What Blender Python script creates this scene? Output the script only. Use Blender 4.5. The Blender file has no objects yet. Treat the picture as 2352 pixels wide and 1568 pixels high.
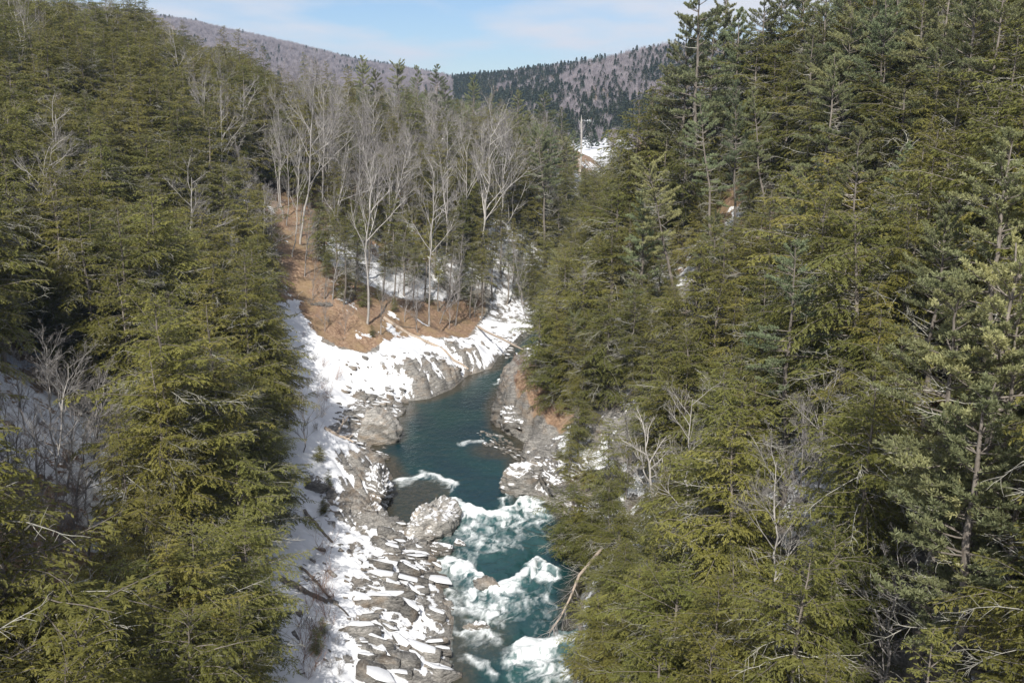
import bpy, math, random
import numpy as np
from mathutils import Vector, Matrix, Euler

# ------------------------------------------------------------------ camera
SC = bpy.context.scene
COL = SC.collection
H = 48.0                                   # camera height above the river (m)
FPX = 1024 * 35 / 36                       # focal length in pixels at 1024 wide
PITCH = math.atan((341 - 112) / FPX)       # horizon sits at row 112 of 682
cam_d = bpy.data.cameras.new('camera')
cam_d.lens = 35; cam_d.sensor_width = 36; cam_d.clip_end = 20000; cam_d.clip_start = 0.5
cam = bpy.data.objects.new('camera', cam_d); COL.objects.link(cam)
cam.location = (0, 0, H); cam.rotation_euler = (math.pi / 2 - PITCH, 0, 0)
SC.camera = cam

# ------------------------------------------------------------------ sky and sun
SUN_EL, SUN_AZ = math.radians(42), math.radians(189)     # azimuth clockwise from +Y: behind the camera, a little left
W = bpy.data.worlds.new('World'); SC.world = W; W.use_nodes = True
def build_world():
    nt = W.node_tree; N, L = nt.nodes, nt.links
    bg = N['Background']; bg.inputs['Strength'].default_value = 0.078
    sky = N.new('ShaderNodeTexSky'); sky.sky_type = 'NISHITA'; sky.sun_disc = False
    sky.sun_elevation = SUN_EL; sky.sun_rotation = SUN_AZ
    sky.air_density = 1.0; sky.dust_density = 0.15; sky.ozone_density = 2.5; sky.altitude = 300
    tc = N.new('ShaderNodeTexCoord')
    # flat cloud layer: project the view direction on a plane overhead
    sep = N.new('ShaderNodeSeparateXYZ'); L.new(tc.outputs['Generated'], sep.inputs[0])
    zc = N.new('ShaderNodeMath'); zc.operation = 'MAXIMUM'; zc.inputs[1].default_value = 0.0; L.new(sep.outputs['Z'], zc.inputs[0])
    za = N.new('ShaderNodeMath'); za.operation = 'ADD'; za.inputs[1].default_value = 0.05; L.new(zc.outputs[0], za.inputs[0])
    dx = N.new('ShaderNodeMath'); dx.operation = 'DIVIDE'; L.new(sep.outputs['X'], dx.inputs[0]); L.new(za.outputs[0], dx.inputs[1])
    dy = N.new('ShaderNodeMath'); dy.operation = 'DIVIDE'; L.new(sep.outputs['Y'], dy.inputs[0]); L.new(za.outputs[0], dy.inputs[1])
    cmb = N.new('ShaderNodeCombineXYZ'); L.new(dx.outputs[0], cmb.inputs[0]); L.new(dy.outputs[0], cmb.inputs[1])
    mp = N.new('ShaderNodeMapping'); mp.inputs['Scale'].default_value = (1, 0.55, 1); mp.inputs['Location'].default_value = (3.1, 7.7, 0)
    L.new(cmb.outputs[0], mp.inputs[0])
    no = N.new('ShaderNodeTexNoise'); no.inputs['Scale'].default_value = 0.55; no.inputs['Detail'].default_value = 7; no.inputs['Roughness'].default_value = 0.52
    L.new(mp.outputs[0], no.inputs['Vector'])
    rp = N.new('ShaderNodeValToRGB'); rp.color_ramp.elements[0].position = 0.40; rp.color_ramp.elements[1].position = 0.58
    L.new(no.outputs['Fac'], rp.inputs[0])
    fac = N.new('ShaderNodeMath'); fac.operation = 'MULTIPLY'; fac.inputs[1].default_value = 1.0; L.new(rp.outputs[0], fac.inputs[0])
    tint = N.new('ShaderNodeMix'); tint.data_type = 'RGBA'; tint.blend_type = 'MULTIPLY'; tint.inputs[0].default_value = 1
    tint.inputs[7].default_value = (0.86, 0.94, 1.10, 1); L.new(sky.outputs[0], tint.inputs[6])
    mx = N.new('ShaderNodeMix'); mx.data_type = 'RGBA'
    mx.inputs[7].default_value = (8.2, 8.3, 8.9, 1)
    L.new(fac.outputs[0], mx.inputs[0]); L.new(tint.outputs[2], mx.inputs[6]); L.new(mx.outputs[2], bg.inputs['Color'])
build_world()
sun_d = bpy.data.lights.new('sun', 'SUN'); sun_d.energy = 4.7; sun_d.angle = math.radians(0.53); sun_d.color = (1.0, 0.95, 0.87)
sun = bpy.data.objects.new('sun', sun_d); COL.objects.link(sun)
SUN_DIR = Vector((math.sin(SUN_AZ) * math.cos(SUN_EL), math.cos(SUN_AZ) * math.cos(SUN_EL), math.sin(SUN_EL)))
sun.rotation_euler = SUN_DIR.to_track_quat('Z', 'Y').to_euler()
SC.view_settings.view_transform = 'Standard'; SC.view_settings.look = 'None'
SC.view_settings.exposure = 0.33; SC.view_settings.gamma = 1; SC.view_settings.use_curve_mapping = False
SC.cycles.max_bounces = 6; SC.cycles.diffuse_bounces = 3; SC.cycles.glossy_bounces = 2; SC.cycles.transmission_bounces = 3
SC.cycles.volume_bounces = 0; SC.cycles.transparent_max_bounces = 4
SC.cycles.use_denoising = True
SC.cycles.caustics_reflective = False; SC.cycles.caustics_refractive = False

random.seed(11); RNG = np.random.default_rng(11)

# ------------------------------------------------------------------ helpers
def tag(o, label=None, cat=None, group=None, kind=None):
    if label: o['label'] = label
    if cat: o['category'] = cat
    if group: o['group'] = group
    if kind: o['kind'] = kind
    return o
def mesh(name, V, F, mats, smooth=False, mat_idx=None, attrs=None):
    """V (n,3); F: list of int arrays (m,3) or (m,4)."""
    me = bpy.data.meshes.new(name)
    V = np.asarray(V, np.float32)
    if not isinstance(F, list): F = [F]
    F = [np.asarray(f, np.int32) for f in F if len(f)]
    nl = sum(f.size for f in F); nf = sum(len(f) for f in F)
    me.vertices.add(len(V)); me.vertices.foreach_set('co', V.ravel())
    me.loops.add(nl); me.polygons.add(nf)
    me.loops.foreach_set('vertex_index', np.concatenate([f.ravel() for f in F]))
    tot = np.concatenate([np.full(len(f), f.shape[1], np.int32) for f in F])
    st = np.concatenate([[0], np.cumsum(tot)[:-1]]).astype(np.int32)
    me.polygons.foreach_set('loop_start', st); me.polygons.foreach_set('loop_total', tot)
    if mat_idx is not None: me.polygons.foreach_set('material_index', np.asarray(mat_idx, np.int32))
    if smooth: me.polygons.foreach_set('use_smooth', np.ones(nf, bool))
    for m in (mats if isinstance(mats, (list, tuple)) else [mats]): me.materials.append(m)
    for k, a in (attrs or {}).items():
        at = me.attributes.new(k, 'FLOAT', 'POINT'); at.data.foreach_set('value', np.asarray(a, np.float32))
    me.update(calc_edges=True)
    return me
def link(name, me, parent=None, loc=(0, 0, 0)):
    o = bpy.data.objects.new(name, me); COL.objects.link(o); o.location = loc
    if parent is not None: o.parent = parent
    return o
def h2(ix, iy, s):
    n = (ix * 374761393 + iy * 668265263 + s * 1274126177) & 0xffffffff
    n = ((n ^ (n >> 13)) * 1103515245) & 0xffffffff
    n = ((n ^ (n >> 15)) * 668265263) & 0xffffffff
    return ((n ^ (n >> 16)) & 0xffff) / 65535.0
def vn(x, y, s=0):
    x = np.asarray(x, float); y = np.asarray(y, float)
    ix = np.floor(x).astype(np.int64); iy = np.floor(y).astype(np.int64)
    fx = x - ix; fy = y - iy; fx = fx * fx * (3 - 2 * fx); fy = fy * fy * (3 - 2 * fy)
    a = h2(ix, iy, s); b = h2(ix + 1, iy, s); c = h2(ix, iy + 1, s); d = h2(ix + 1, iy + 1, s)
    return (a + (b - a) * fx) * (1 - fy) + (c + (d - c) * fx) * fy
def fbm(x, y, o=4, s=0):
    t = 0; a = 0.5; n = 0
    for k in range(o):
        t = t + a * vn(x, y, s + k * 17); n += a; a *= 0.5; x = x * 2.03 + 3.1; y = y * 2.03 + 1.7
    return t / n
def sstep(a, b, x):
    t = np.clip((np.asarray(x, float) - a) / (b - a), 0, 1); return t * t * (3 - 2 * t)
PXS = 1024 / 2352.0                        # photo measured on a 2352-wide copy
CP, SP = math.cos(PITCH), math.sin(PITCH)
def ray(U, V):
    a = (U * PXS - 512) / FPX; b = (341 - V * PXS) / FPX
    return np.array((a, CP + b * SP, -SP + b * CP))
def at0(U, V, z=0.0):
    d = ray(U, V); t = (z - H) / d[2]; return (d[0] * t, d[1] * t)
def proj(x, y, z):
    x = np.asarray(x, float); y = np.asarray(y, float); z = np.asarray(z, float) - H
    dep = y * CP - z * SP; up = y * SP + z * CP
    return (512 + FPX * x / dep) / PXS, (341 - FPX * up / dep) / PXS
def inpoly(px, py, poly):
    px = np.asarray(px, float); py = np.asarray(py, float); r = np.zeros(px.shape, bool); n = len(poly)
    for i in range(n):
        x0, y0 = poly[i]; x1, y1 = poly[(i + 1) % n]
        if y0 == y1: continue
        c = ((y0 > py) != (y1 > py)) & (px < (x1 - x0) * (py - y0) / (y1 - y0) + x0)
        r ^= c
    return r
def dline(px, py, line, closed=False):
    px = np.asarray(px, float); py = np.asarray(py, float)
    best = np.full(px.shape, 1e18); n = len(line)
    for i in range(n if closed else n - 1):
        x0, y0 = line[i]; x1, y1 = line[(i + 1) % n]; dx, dy = x1 - x0, y1 - y0
        t = np.clip(((px - x0) * dx + (py - y0) * dy) / (dx * dx + dy * dy + 1e-12), 0, 1)
        best = np.minimum(best, (px - x0 - t * dx) ** 2 + (py - y0 - t * dy) ** 2)
    return np.sqrt(best)

# ------------------------------------------------------------------ materials
def mat(name):
    m = bpy.data.materials.new(name); m.use_nodes = True
    nt = m.node_tree; b = nt.nodes['Principled BSDF']; b.inputs['Specular IOR Level'].default_value = 0.25
    return m, nt.nodes, nt.links, b
def noise(N, L, vec, scale, detail=5, rough=0.55, dist=0.0):
    n = N.new('ShaderNodeTexNoise'); n.inputs['Scale'].default_value = scale; n.inputs['Detail'].default_value = detail
    n.inputs['Roughness'].default_value = rough; n.inputs['Distortion'].default_value = dist
    if vec is not None: L.new(vec, n.inputs['Vector'])
    return n.outputs['Fac']
def ramp(N, L, fac, stops):
    r = N.new('ShaderNodeValToRGB'); e = r.color_ramp.elements
    while len(e) < len(stops): e.new(0.5)
    for k, (p, c) in enumerate(stops):
        e[k].position = p; e[k].color = c if len(c) == 4 else (*c, 1)
    L.new(fac, r.inputs[0]); return r.outputs[0]
def mth(N, L, op, a, b=None, clamp=False):
    n = N.new('ShaderNodeMath'); n.operation = op; n.use_clamp = clamp
    for k, v in enumerate((a, b)):
        if v is None: continue
        if isinstance(v, (int, float)): n.inputs[k].default_value = v
        else: L.new(v, n.inputs[k])
    return n.outputs[0]
def mixc(N, L, fac, a, b, blend='MIX'):
    n = N.new('ShaderNodeMix'); n.data_type = 'RGBA'; n.blend_type = blend
    for s, v in ((0, fac), (6, a), (7, b)):
        if isinstance(v, (int, float)): n.inputs[s].default_value = v
        elif isinstance(v, tuple): n.inputs[s].default_value = (*v, 1)
        else: L.new(v, n.inputs[s])
    return n.outputs[2]
def attr(N, name):
    a = N.new('ShaderNodeAttribute'); a.attribute_name = name; return a.outputs['Fac']
def bump(N, L, h, strength, dist):
    b = N.new('ShaderNodeBump'); b.inputs['Strength'].default_value = strength; b.inputs['Distance'].default_value = dist
    L.new(h, b.inputs['Height']); return b.outputs[0]

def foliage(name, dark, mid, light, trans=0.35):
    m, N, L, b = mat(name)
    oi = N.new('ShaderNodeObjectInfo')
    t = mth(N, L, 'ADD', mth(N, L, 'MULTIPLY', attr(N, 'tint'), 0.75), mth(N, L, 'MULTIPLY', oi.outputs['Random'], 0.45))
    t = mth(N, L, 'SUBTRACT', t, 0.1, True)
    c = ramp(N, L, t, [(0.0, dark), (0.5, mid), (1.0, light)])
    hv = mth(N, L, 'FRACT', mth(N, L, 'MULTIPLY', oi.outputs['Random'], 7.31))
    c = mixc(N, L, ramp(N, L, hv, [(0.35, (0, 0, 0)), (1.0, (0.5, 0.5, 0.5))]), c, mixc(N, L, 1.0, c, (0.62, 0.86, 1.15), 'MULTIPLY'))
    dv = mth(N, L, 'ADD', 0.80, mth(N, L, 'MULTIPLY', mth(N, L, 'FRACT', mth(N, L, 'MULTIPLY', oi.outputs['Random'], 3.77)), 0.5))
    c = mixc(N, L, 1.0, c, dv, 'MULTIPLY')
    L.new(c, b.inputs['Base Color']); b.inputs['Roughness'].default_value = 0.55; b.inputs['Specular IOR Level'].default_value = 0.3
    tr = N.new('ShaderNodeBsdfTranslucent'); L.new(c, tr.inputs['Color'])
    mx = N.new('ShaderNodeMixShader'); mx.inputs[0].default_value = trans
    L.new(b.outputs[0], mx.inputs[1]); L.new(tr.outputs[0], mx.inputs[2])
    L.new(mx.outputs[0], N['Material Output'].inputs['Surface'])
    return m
M = {}
M['hemlock'] = foliage('hemlock_needles', (0.072, 0.076, 0.016), (0.158, 0.152, 0.034), (0.275, 0.245, 0.064))
M['pine'] = foliage('pine_needles', (0.13, 0.155, 0.075), (0.235, 0.255, 0.130), (0.36, 0.35, 0.16))
M['far_pine'] = foliage('far_needles', (0.045, 0.058, 0.032), (0.07, 0.085, 0.048), (0.10, 0.11, 0.058))
def bark(name, a, b2, scale=6.0):
    m, N, L, b = mat(name)
    tc = N.new('ShaderNodeTexCoord'); oi = N.new('ShaderNodeObjectInfo')
    mp = N.new('ShaderNodeMapping'); mp.inputs['Scale'].default_value = (1, 1, 0.3); L.new(tc.outputs['Object'], mp.inputs[0])
    n = noise(N, L, mp.outputs[0], scale, 6, 0.65)
    c = ramp(N, L, n, [(0.3, a), (0.7, b2)])
    v = mth(N, L, 'ADD', mth(N, L, 'MULTIPLY', oi.outputs['Random'], 0.4), 0.8)
    c = mixc(N, L, 1.0, c, v, 'MULTIPLY')
    L.new(c, b.inputs['Base Color']); b.inputs['Roughness'].default_value = 0.9
    L.new(bump(N, L, n, 0.6, 0.05), b.inputs['Normal'])
    return m
M['bark'] = bark('conifer_bark', (0.10, 0.085, 0.07), (0.27, 0.24, 0.21))
M['lichen'] = bark('lichened_twig', (0.28, 0.27, 0.23), (0.50, 0.49, 0.43), 3.0)
M['pale'] = bark('pale_bark', (0.25, 0.235, 0.22), (0.52, 0.495, 0.465), 2.5)
M['twig'] = bark('grey_twig', (0.19, 0.175, 0.17), (0.35, 0.33, 0.315), 2.0)
M['redtwig'] = bark('reddish_twig', (0.20, 0.12, 0.09), (0.34, 0.22, 0.16), 2.0)
M['wood'] = bark('weathered_wood', (0.28, 0.22, 0.17), (0.52, 0.44, 0.36), 5.0)
M['fartwig'] = bark('far_twig', (0.25, 0.22, 0.235), (0.40, 0.36, 0.38), 2.0)
def flat(name, c, rough=0.8):
    m, N, L, b = mat(name); b.inputs['Base Color'].default_value = (*c, 1); b.inputs['Roughness'].default_value = rough; return m
def snow_mat():
    m, N, L, b = mat('snow'); tc = N.new('ShaderNodeTexCoord')
    n = noise(N, L, tc.outputs['Object'], 3.0, 6, 0.6)
    L.new(ramp(N, L, n, [(0.3, (0.62, 0.64, 0.68)), (0.7, (0.80, 0.81, 0.83))]), b.inputs['Base Color']); b.inputs['Roughness'].default_value = 0.7
    L.new(bump(N, L, n, 0.3, 0.08), b.inputs['Normal']); return m
M['snow'] = snow_mat()
def rock_color(N, L, vec, rnd=None):
    big = noise(N, L, vec, 0.35, 4, 0.6); fine = noise(N, L, vec, 4.0, 7, 0.7)
    c = ramp(N, L, fine, [(0.25, (0.06, 0.058, 0.054)), (0.5, (0.215, 0.205, 0.19)), (0.75, (0.42, 0.40, 0.37))])
    ma = N.new('ShaderNodeMapping'); ma.inputs['Scale'].default_value = (0.35, 0.5, 1.6); L.new(vec, ma.inputs[0])
    bed = noise(N, L, ma.outputs[0], 1.5, 6, 0.75, 0.6)
    c = mixc(N, L, 1.0, c, ramp(N, L, bed, [(0.36, (0.28, 0.28, 0.28)), (0.46, (0.85, 0.85, 0.85)), (0.62, (1.25, 1.25, 1.25))]), 'MULTIPLY')
    fine = mth(N, L, 'ADD', mth(N, L, 'MULTIPLY', fine, 0.5), mth(N, L, 'MULTIPLY', bed, 0.9))
    w = ramp(N, L, big, [(0.50, (0, 0, 0)), (0.66, (1, 1, 1))])
    c = mixc(N, L, mth(N, L, 'MULTIPLY', w, 0.42), c, (0.27, 0.195, 0.125))
    return c, fine
def rock_mat(name, snow_amount=0.0, lighten=1.0):
    m, N, L, b = mat(name); geo = N.new('ShaderNodeNewGeometry'); oi = N.new('ShaderNodeObjectInfo')
    vec = geo.outputs['Position']
    mp = N.new('ShaderNodeMapping'); mp.inputs['Rotation'].default_value = (0.5, 0.35, 0.9); mp.inputs['Scale'].default_value = (1, 0.5, 2.4); L.new(vec, mp.inputs[0])
    c, fine = rock_color(N, L, mp.outputs[0])
    v = mth(N, L, 'ADD', mth(N, L, 'MULTIPLY', oi.outputs['Random'], 0.55), 0.72 * lighten)
    c = mixc(N, L, 1.0, c, v, 'MULTIPLY')
    if snow_amount > 0:
        sep = N.new('ShaderNodeSeparateXYZ'); L.new(geo.outputs['True Normal'], sep.inputs[0])
        nn = noise(N, L, vec, 0.9, 5, 0.65)
        s = mth(N, L, 'ADD', mth(N, L, 'MULTIPLY', sep.outputs['Z'], 0.9), mth(N, L, 'MULTIPLY', nn, 1.1))
        s = ramp(N, L, mth(N, L, 'SUBTRACT', s, 1.0 - snow_amount), [(0.36, (0, 0, 0)), (0.42, (1, 1, 1))])
        c = mixc(N, L, s, c, (0.82, 0.83, 0.86))
    L.new(c, b.inputs['Base Color']); b.inputs['Roughness'].default_value = 0.82
    L.new(bump(N, L, fine, 0.9, 0.25), b.inputs['Normal']); return m
M['rock'] = rock_mat('slate_rock', 0.0, 1.0)
M['rocksnow'] = rock_mat('slate_rock_snow', 0.25, 1.1)
M['boulder'] = rock_mat('grey_boulder', 0.0, 2.1)
M['tanrock'] = rock_mat('tan_rock', 0.01, 1.9)
M['rockdust'] = rock_mat('slate_rock_dusting', 0.02, 1.15)

def ground_mat():
    m, N, L, b = mat('forest_floor'); geo = N.new('ShaderNodeNewGeometry'); vec = geo.outputs['Position']
    mp = N.new('ShaderNodeMapping'); mp.inputs['Rotation'].default_value = (0.5, 0.35, 0.9); mp.inputs['Scale'].default_value = (1, 0.5, 2.4); L.new(vec, mp.inputs[0])
    rc, fine = rock_color(N, L, mp.outputs[0])
    n1 = noise(N, L, vec, 0.5, 8, 0.68); n2 = noise(N, L, vec, 2.0, 7, 0.75)
    lc = ramp(N, L, n2, [(0.3, (0.10, 0.064, 0.042)), (0.5, (0.26, 0.170, 0.112)), (0.72, (0.44, 0.33, 0.235))])
    n3 = noise(N, L, vec, 0.28, 3, 0.5)
    lc = mixc(N, L, ramp(N, L, n3, [(0.45, (0, 0, 0)), (0.65, (1, 1, 1))]), lc, mixc(N, L, n2, (0.15, 0.09, 0.05), (0.36, 0.27, 0.16)))
    litter = mth(N, L, 'ADD', attr(N, 'litter'), mth(N, L, 'MULTIPLY', mth(N, L, 'SUBTRACT', n1, 0.5), 0.7))
    c = mixc(N, L, ramp(N, L, litter, [(0.42, (0, 0, 0)), (0.58, (1, 1, 1))]), rc, lc)
    snow = mth(N, L, 'ADD', attr(N, 'snow'), mth(N, L, 'MULTIPLY', mth(N, L, 'SUBTRACT', n1, 0.5), 1.5))
    sn = ramp(N, L, snow, [(0.47, (0, 0, 0)), (0.53, (1, 1, 1))])
    sc2 = ramp(N, L, n1, [(0.3, (0.62, 0.64, 0.68)), (0.7, (0.80, 0.81, 0.83))])
    c = mixc(N, L, sn, c, sc2)
    L.new(c, b.inputs['Base Color']); b.inputs['Roughness'].default_value = 0.85
    hgt = mth(N, L, 'ADD', mth(N, L, 'MULTIPLY', fine, mth(N, L, 'SUBTRACT', 1.0, sn)), mth(N, L, 'MULTIPLY', sn, mth(N, L, 'ADD', 0.6, mth(N, L, 'MULTIPLY', n1, 0.5))))
    L.new(bump(N, L, hgt, 0.7, 0.18), b.inputs['Normal']); return m
M['ground'] = ground_mat()

def water_mat():
    m, N, L, b = mat('river_water'); geo = N.new('ShaderNodeNewGeometry'); vec = geo.outputs['Position']
    foam = attr(N, 'foam'); sh = attr(N, 'shallow'); turb = attr(N, 'turb')
    mp = N.new('ShaderNodeMapping'); mp.inputs['Scale'].default_value = (1.0, 0.62, 1); L.new(vec, mp.inputs[0])
    ms = N.new('ShaderNodeMapping'); ms.inputs['Scale'].default_value = (1.0, 0.45, 1); ms.inputs['Rotation'].default_value = (0, 0, 0.12); L.new(vec, ms.inputs[0])
    f1 = noise(N, L, ms.outputs[0], 0.9, 9, 0.70, 1.6); f2 = noise(N, L, ms.outputs[0], 2.6, 7, 0.72, 1.4); f3 = noise(N, L, vec, 7.0, 4, 0.7, 0.5)
    r1 = mth(N, L, 'SUBTRACT', 1.0, mth(N, L, 'MULTIPLY', mth(N, L, 'ABSOLUTE', mth(N, L, 'SUBTRACT', f1, 0.5)), 6.0), True)
    r2 = mth(N, L, 'SUBTRACT', 1.0, mth(N, L, 'MULTIPLY', mth(N, L, 'ABSOLUTE', mth(N, L, 'SUBTRACT', f2, 0.5)), 6.0), True)
    fs = mth(N, L, 'ADD', mth(N, L, 'MULTIPLY', r1, 0.42), mth(N, L, 'ADD', mth(N, L, 'MULTIPLY', r2, 0.34), mth(N, L, 'MULTIPLY', f3, 0.4)))
    fm = mth(N, L, 'MULTIPLY', foam, mth(N, L, 'ADD', 0.45, mth(N, L, 'MULTIPLY', fs, 0.85)))
    fo = ramp(N, L, fm, [(0.14, (0, 0, 0)), (0.38, (0.30, 0.30, 0.30)), (0.80, (0.97, 0.97, 0.97))])
    bed = noise(N, L, vec, 1.6, 6, 0.7)
    deep = ramp(N, L, noise(N, L, vec, 0.12, 3, 0.5), [(0.35, (0.005, 0.026, 0.034)), (0.65, (0.007, 0.038, 0.038))])
    brown = ramp(N, L, bed, [(0.3, (0.022, 0.020, 0.014)), (0.7, (0.085, 0.068, 0.042))])
    shf = ramp(N, L, mth(N, L, 'ADD', sh, mth(N, L, 'MULTIPLY', mth(N, L, 'SUBTRACT', bed, 0.5), 0.6)), [(0.25, (0, 0, 0)), (0.9, (0.85, 0.85, 0.85))])
    aer = mixc(N, L, mth(N, L, 'MULTIPLY', turb, mth(N, L, 'ADD', 0.15, mth(N, L, 'MULTIPLY', f1, 0.8)), True), mixc(N, L, shf, deep, brown), (0.060, 0.165, 0.165))
    c = mixc(N, L, fo, aer, (0.70, 0.74, 0.75))
    L.new(c, b.inputs['Base Color'])
    L.new(mth(N, L, 'ADD', mth(N, L, 'MULTIPLY', fo, 0.6), 0.09), b.inputs['Roughness'])
    b.inputs['IOR'].default_value = 1.33; b.inputs['Specular IOR Level'].default_value = 0.5
    w1 = noise(N, L, mp.outputs[0], 1.3, 5, 0.6, 0.5); w2 = noise(N, L, mp.outputs[0], 5.0, 3, 0.6, 0.3)
    w = mth(N, L, 'ADD', w1, mth(N, L, 'MULTIPLY', w2, 0.25))
    L.new(bump(N, L, mth(N, L, 'ADD', w, mth(N, L, 'MULTIPLY', fm, mth(N, L, 'MULTIPLY', foam, 0.8))), 0.35, 0.35), b.inputs['Normal'])
    return m
M['water'] = water_mat()

# ------------------------------------------------------------------ the land as a height function
LB = [(-4.0, -60), (-4.2, 40)] + [at0(*q) for q in [(1040,1568),(1035,1500),(1045,1420),(1010,1330),(1000,1260),(950,1225),(870,1205),(885,1130),(902,1095),(880,1055),(835,1040),(860,1018),(902,1008),(905,970),(930,945),(925,922),(985,915),(1040,892),(1075,862),(1130,845),(1143,822)]] + [(2, 216), (12, 240), (24, 262), (40, 300), (58, 380), (70, 470)]
RB = [(7.0, -60), (5.2, 40)] + [at0(*q) for q in [(1312,1568),(1325,1470),(1330,1390),(1372,1290),(1362,1225),(1300,1180),(1240,1145),(1200,1130),(1195,1060),(1205,1015),(1150,980),(1140,930),(1165,880),(1203,825)]] + [(12, 210), (21, 228), (36, 254), (53, 298), (72, 380), (84, 470)]
LX = [30, 60, 90, 120, 200]
LST = [(60, [0,1,11,15]+LX, [0,.5,3.0,5,16,36,55,68,80]),
       (104, [0,1,11,15]+LX, [0,.5,3.0,5,16,36,55,68,80]),
       (113, [0,1,4,9]+LX, [0,1.6,4.0,7.5,19,37,55,68,80]),
       (128, [0,1,4,9]+LX, [0,1.6,4.0,7.5,19,37,55,68,80]),
       (138, [0,1,9,14]+LX, [0,.3,2.0,4.2,14,34,53,66,78]),
       (160, [0,1,9,14]+LX, [0,.3,2.0,4.2,14,33,52,64,76]),
       (170, [0,1,4,9,14]+LX, [0,1.2,3.8,6.0,8.0,16,32,50,61,72]),
       (190, [0,1,4,9,14]+LX, [0,1.0,3.4,5.4,7.4,16,31,48,59,70]),
       (205, [0,2,9,14]+LX, [0,.4,1.3,3.0,14,31,45,56,66]),
       (228, [0,2,9,14]+LX, [0,.4,1.3,4.0,16,32,45,55,64]),
       (255, [0,2,9,19]+LX, [0,.6,5.5,16,24,36,46,54,62]),
       (320, [0,2,10,20]+LX, [0,1,11,22,30,39,47,54,60])]
RST = [(60, [0,1,4,20,45,80,150], [0,1.0,3.0,18,39,59,84]),
       (112, [0,1,4,20,45,80,150], [0,1.0,3.0,18,39,59,84]),
       (122, [0,.8,3,8,25,50,80,150], [0,1.8,3.2,6,22,43,62,86]),
       (134, [0,1,3,8,25,50,80,150], [0,1.0,2.2,5,22,44,64,88]),
       (146, [0,.7,2,6,10,25,50,80,150], [0,4.0,6.2,8.5,11,23,46,66,92]),
       (172, [0,.7,2,6,10,25,50,80,150], [0,3.2,5.2,7.8,11,23,46,66,92]),
       (195, [0,1,4,20,50,80,150], [0,1.5,4,19,45,66,90]),
       (300, [0,3,20,50,90,150], [0,1.5,13,33,53,72])]
def stations(d, y, ST):
    ys = [s[0] for s in ST]; out = np.zeros(d.shape)
    vals = [np.interp(d, s[1], s[2]) for s in ST]
    for i, s in enumerate(ST):
        if i == 0: w = np.interp(y, [ys[0], ys[1]], [1, 0])
        elif i == len(ST) - 1: w = np.interp(y, [ys[-2], ys[-1]], [0, 1])
        else: w = np.interp(y, [ys[i-1], ys[i], ys[i+1]], [0, 1, 0])
        out += w * vals[i]
    return out
LBY = sorted(LB, key=lambda q: q[1]); RBY = sorted(RB, key=lambda q: q[1])
RIVER = LB + RB[::-1]
def sides(x, y):
    wet = inpoly(x, y, RIVER)
    dl = dline(x, y, LB); dr = dline(x, y, RB)
    left = dl < dr
    return wet, dl, dr, left
RIDGE_U = [-6000, -2000, 200, 460, 600, 830, 1040, 1150, 1300, 1400, 1480, 1550, 2352, 4000, 9000]
RIDGE_V = [60, 40, 40, 66, 92, 142, 174, 166, 150, 130, 112, 104, 80, 60, 60]
RIDGE_R = [2400, 2400, 2400, 2400, 2350, 2250, 2000, 1750, 1500, 1400, 1350, 1300, 1300, 1500, 1500]
def far_z(x, y):
    r = np.hypot(x, y); yy = np.maximum(y, 1e-3)
    U = np.where(y > 0, (512 + FPX * x / yy / CP) / PXS, np.sign(x) * 9000)
    U = np.clip(U, -6000, 9000)
    R = np.interp(U, RIDGE_U, RIDGE_R)
    el = (253 - np.interp(U, RIDGE_U, RIDGE_V)) * PXS / FPX
    zr = H + el * R * 0.99 - 11
    t = np.clip((r - 820) / (R - 820), 0, 2)
    hill = 24 + (zr - 24) * np.where(t < 1, sstep(0, 1, t) * 0.55 + 0.45 * t, 1 - 0.25 * (t - 1))
    hill = hill + (fbm(x / 220, y / 220, 4, 5) - 0.5) * 50 * sstep(900, 1500, r) * np.where(t < 1, 1 - t ** 3, 0.2)
    return np.where(r < 820, 24, hill)
def strata(x, y):
    s = 0.62 * x - 0.78 * y; q = 0.78 * x + 0.62 * y       # s along the beds, q across them
    q = q + 0.5 * np.sin(s * 0.35) + 1.2 * (fbm(x / 4, y / 4, 3, 31) - 0.5)
    a = np.abs(vn(s / 6.0, q / 0.75, 3) * 2 - 1); b = np.abs(vn(s / 2.5, q / 0.4, 9) * 2 - 1)
    return 1 - (0.65 * a + 0.35 * b)                         # 1 on rib crests
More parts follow.
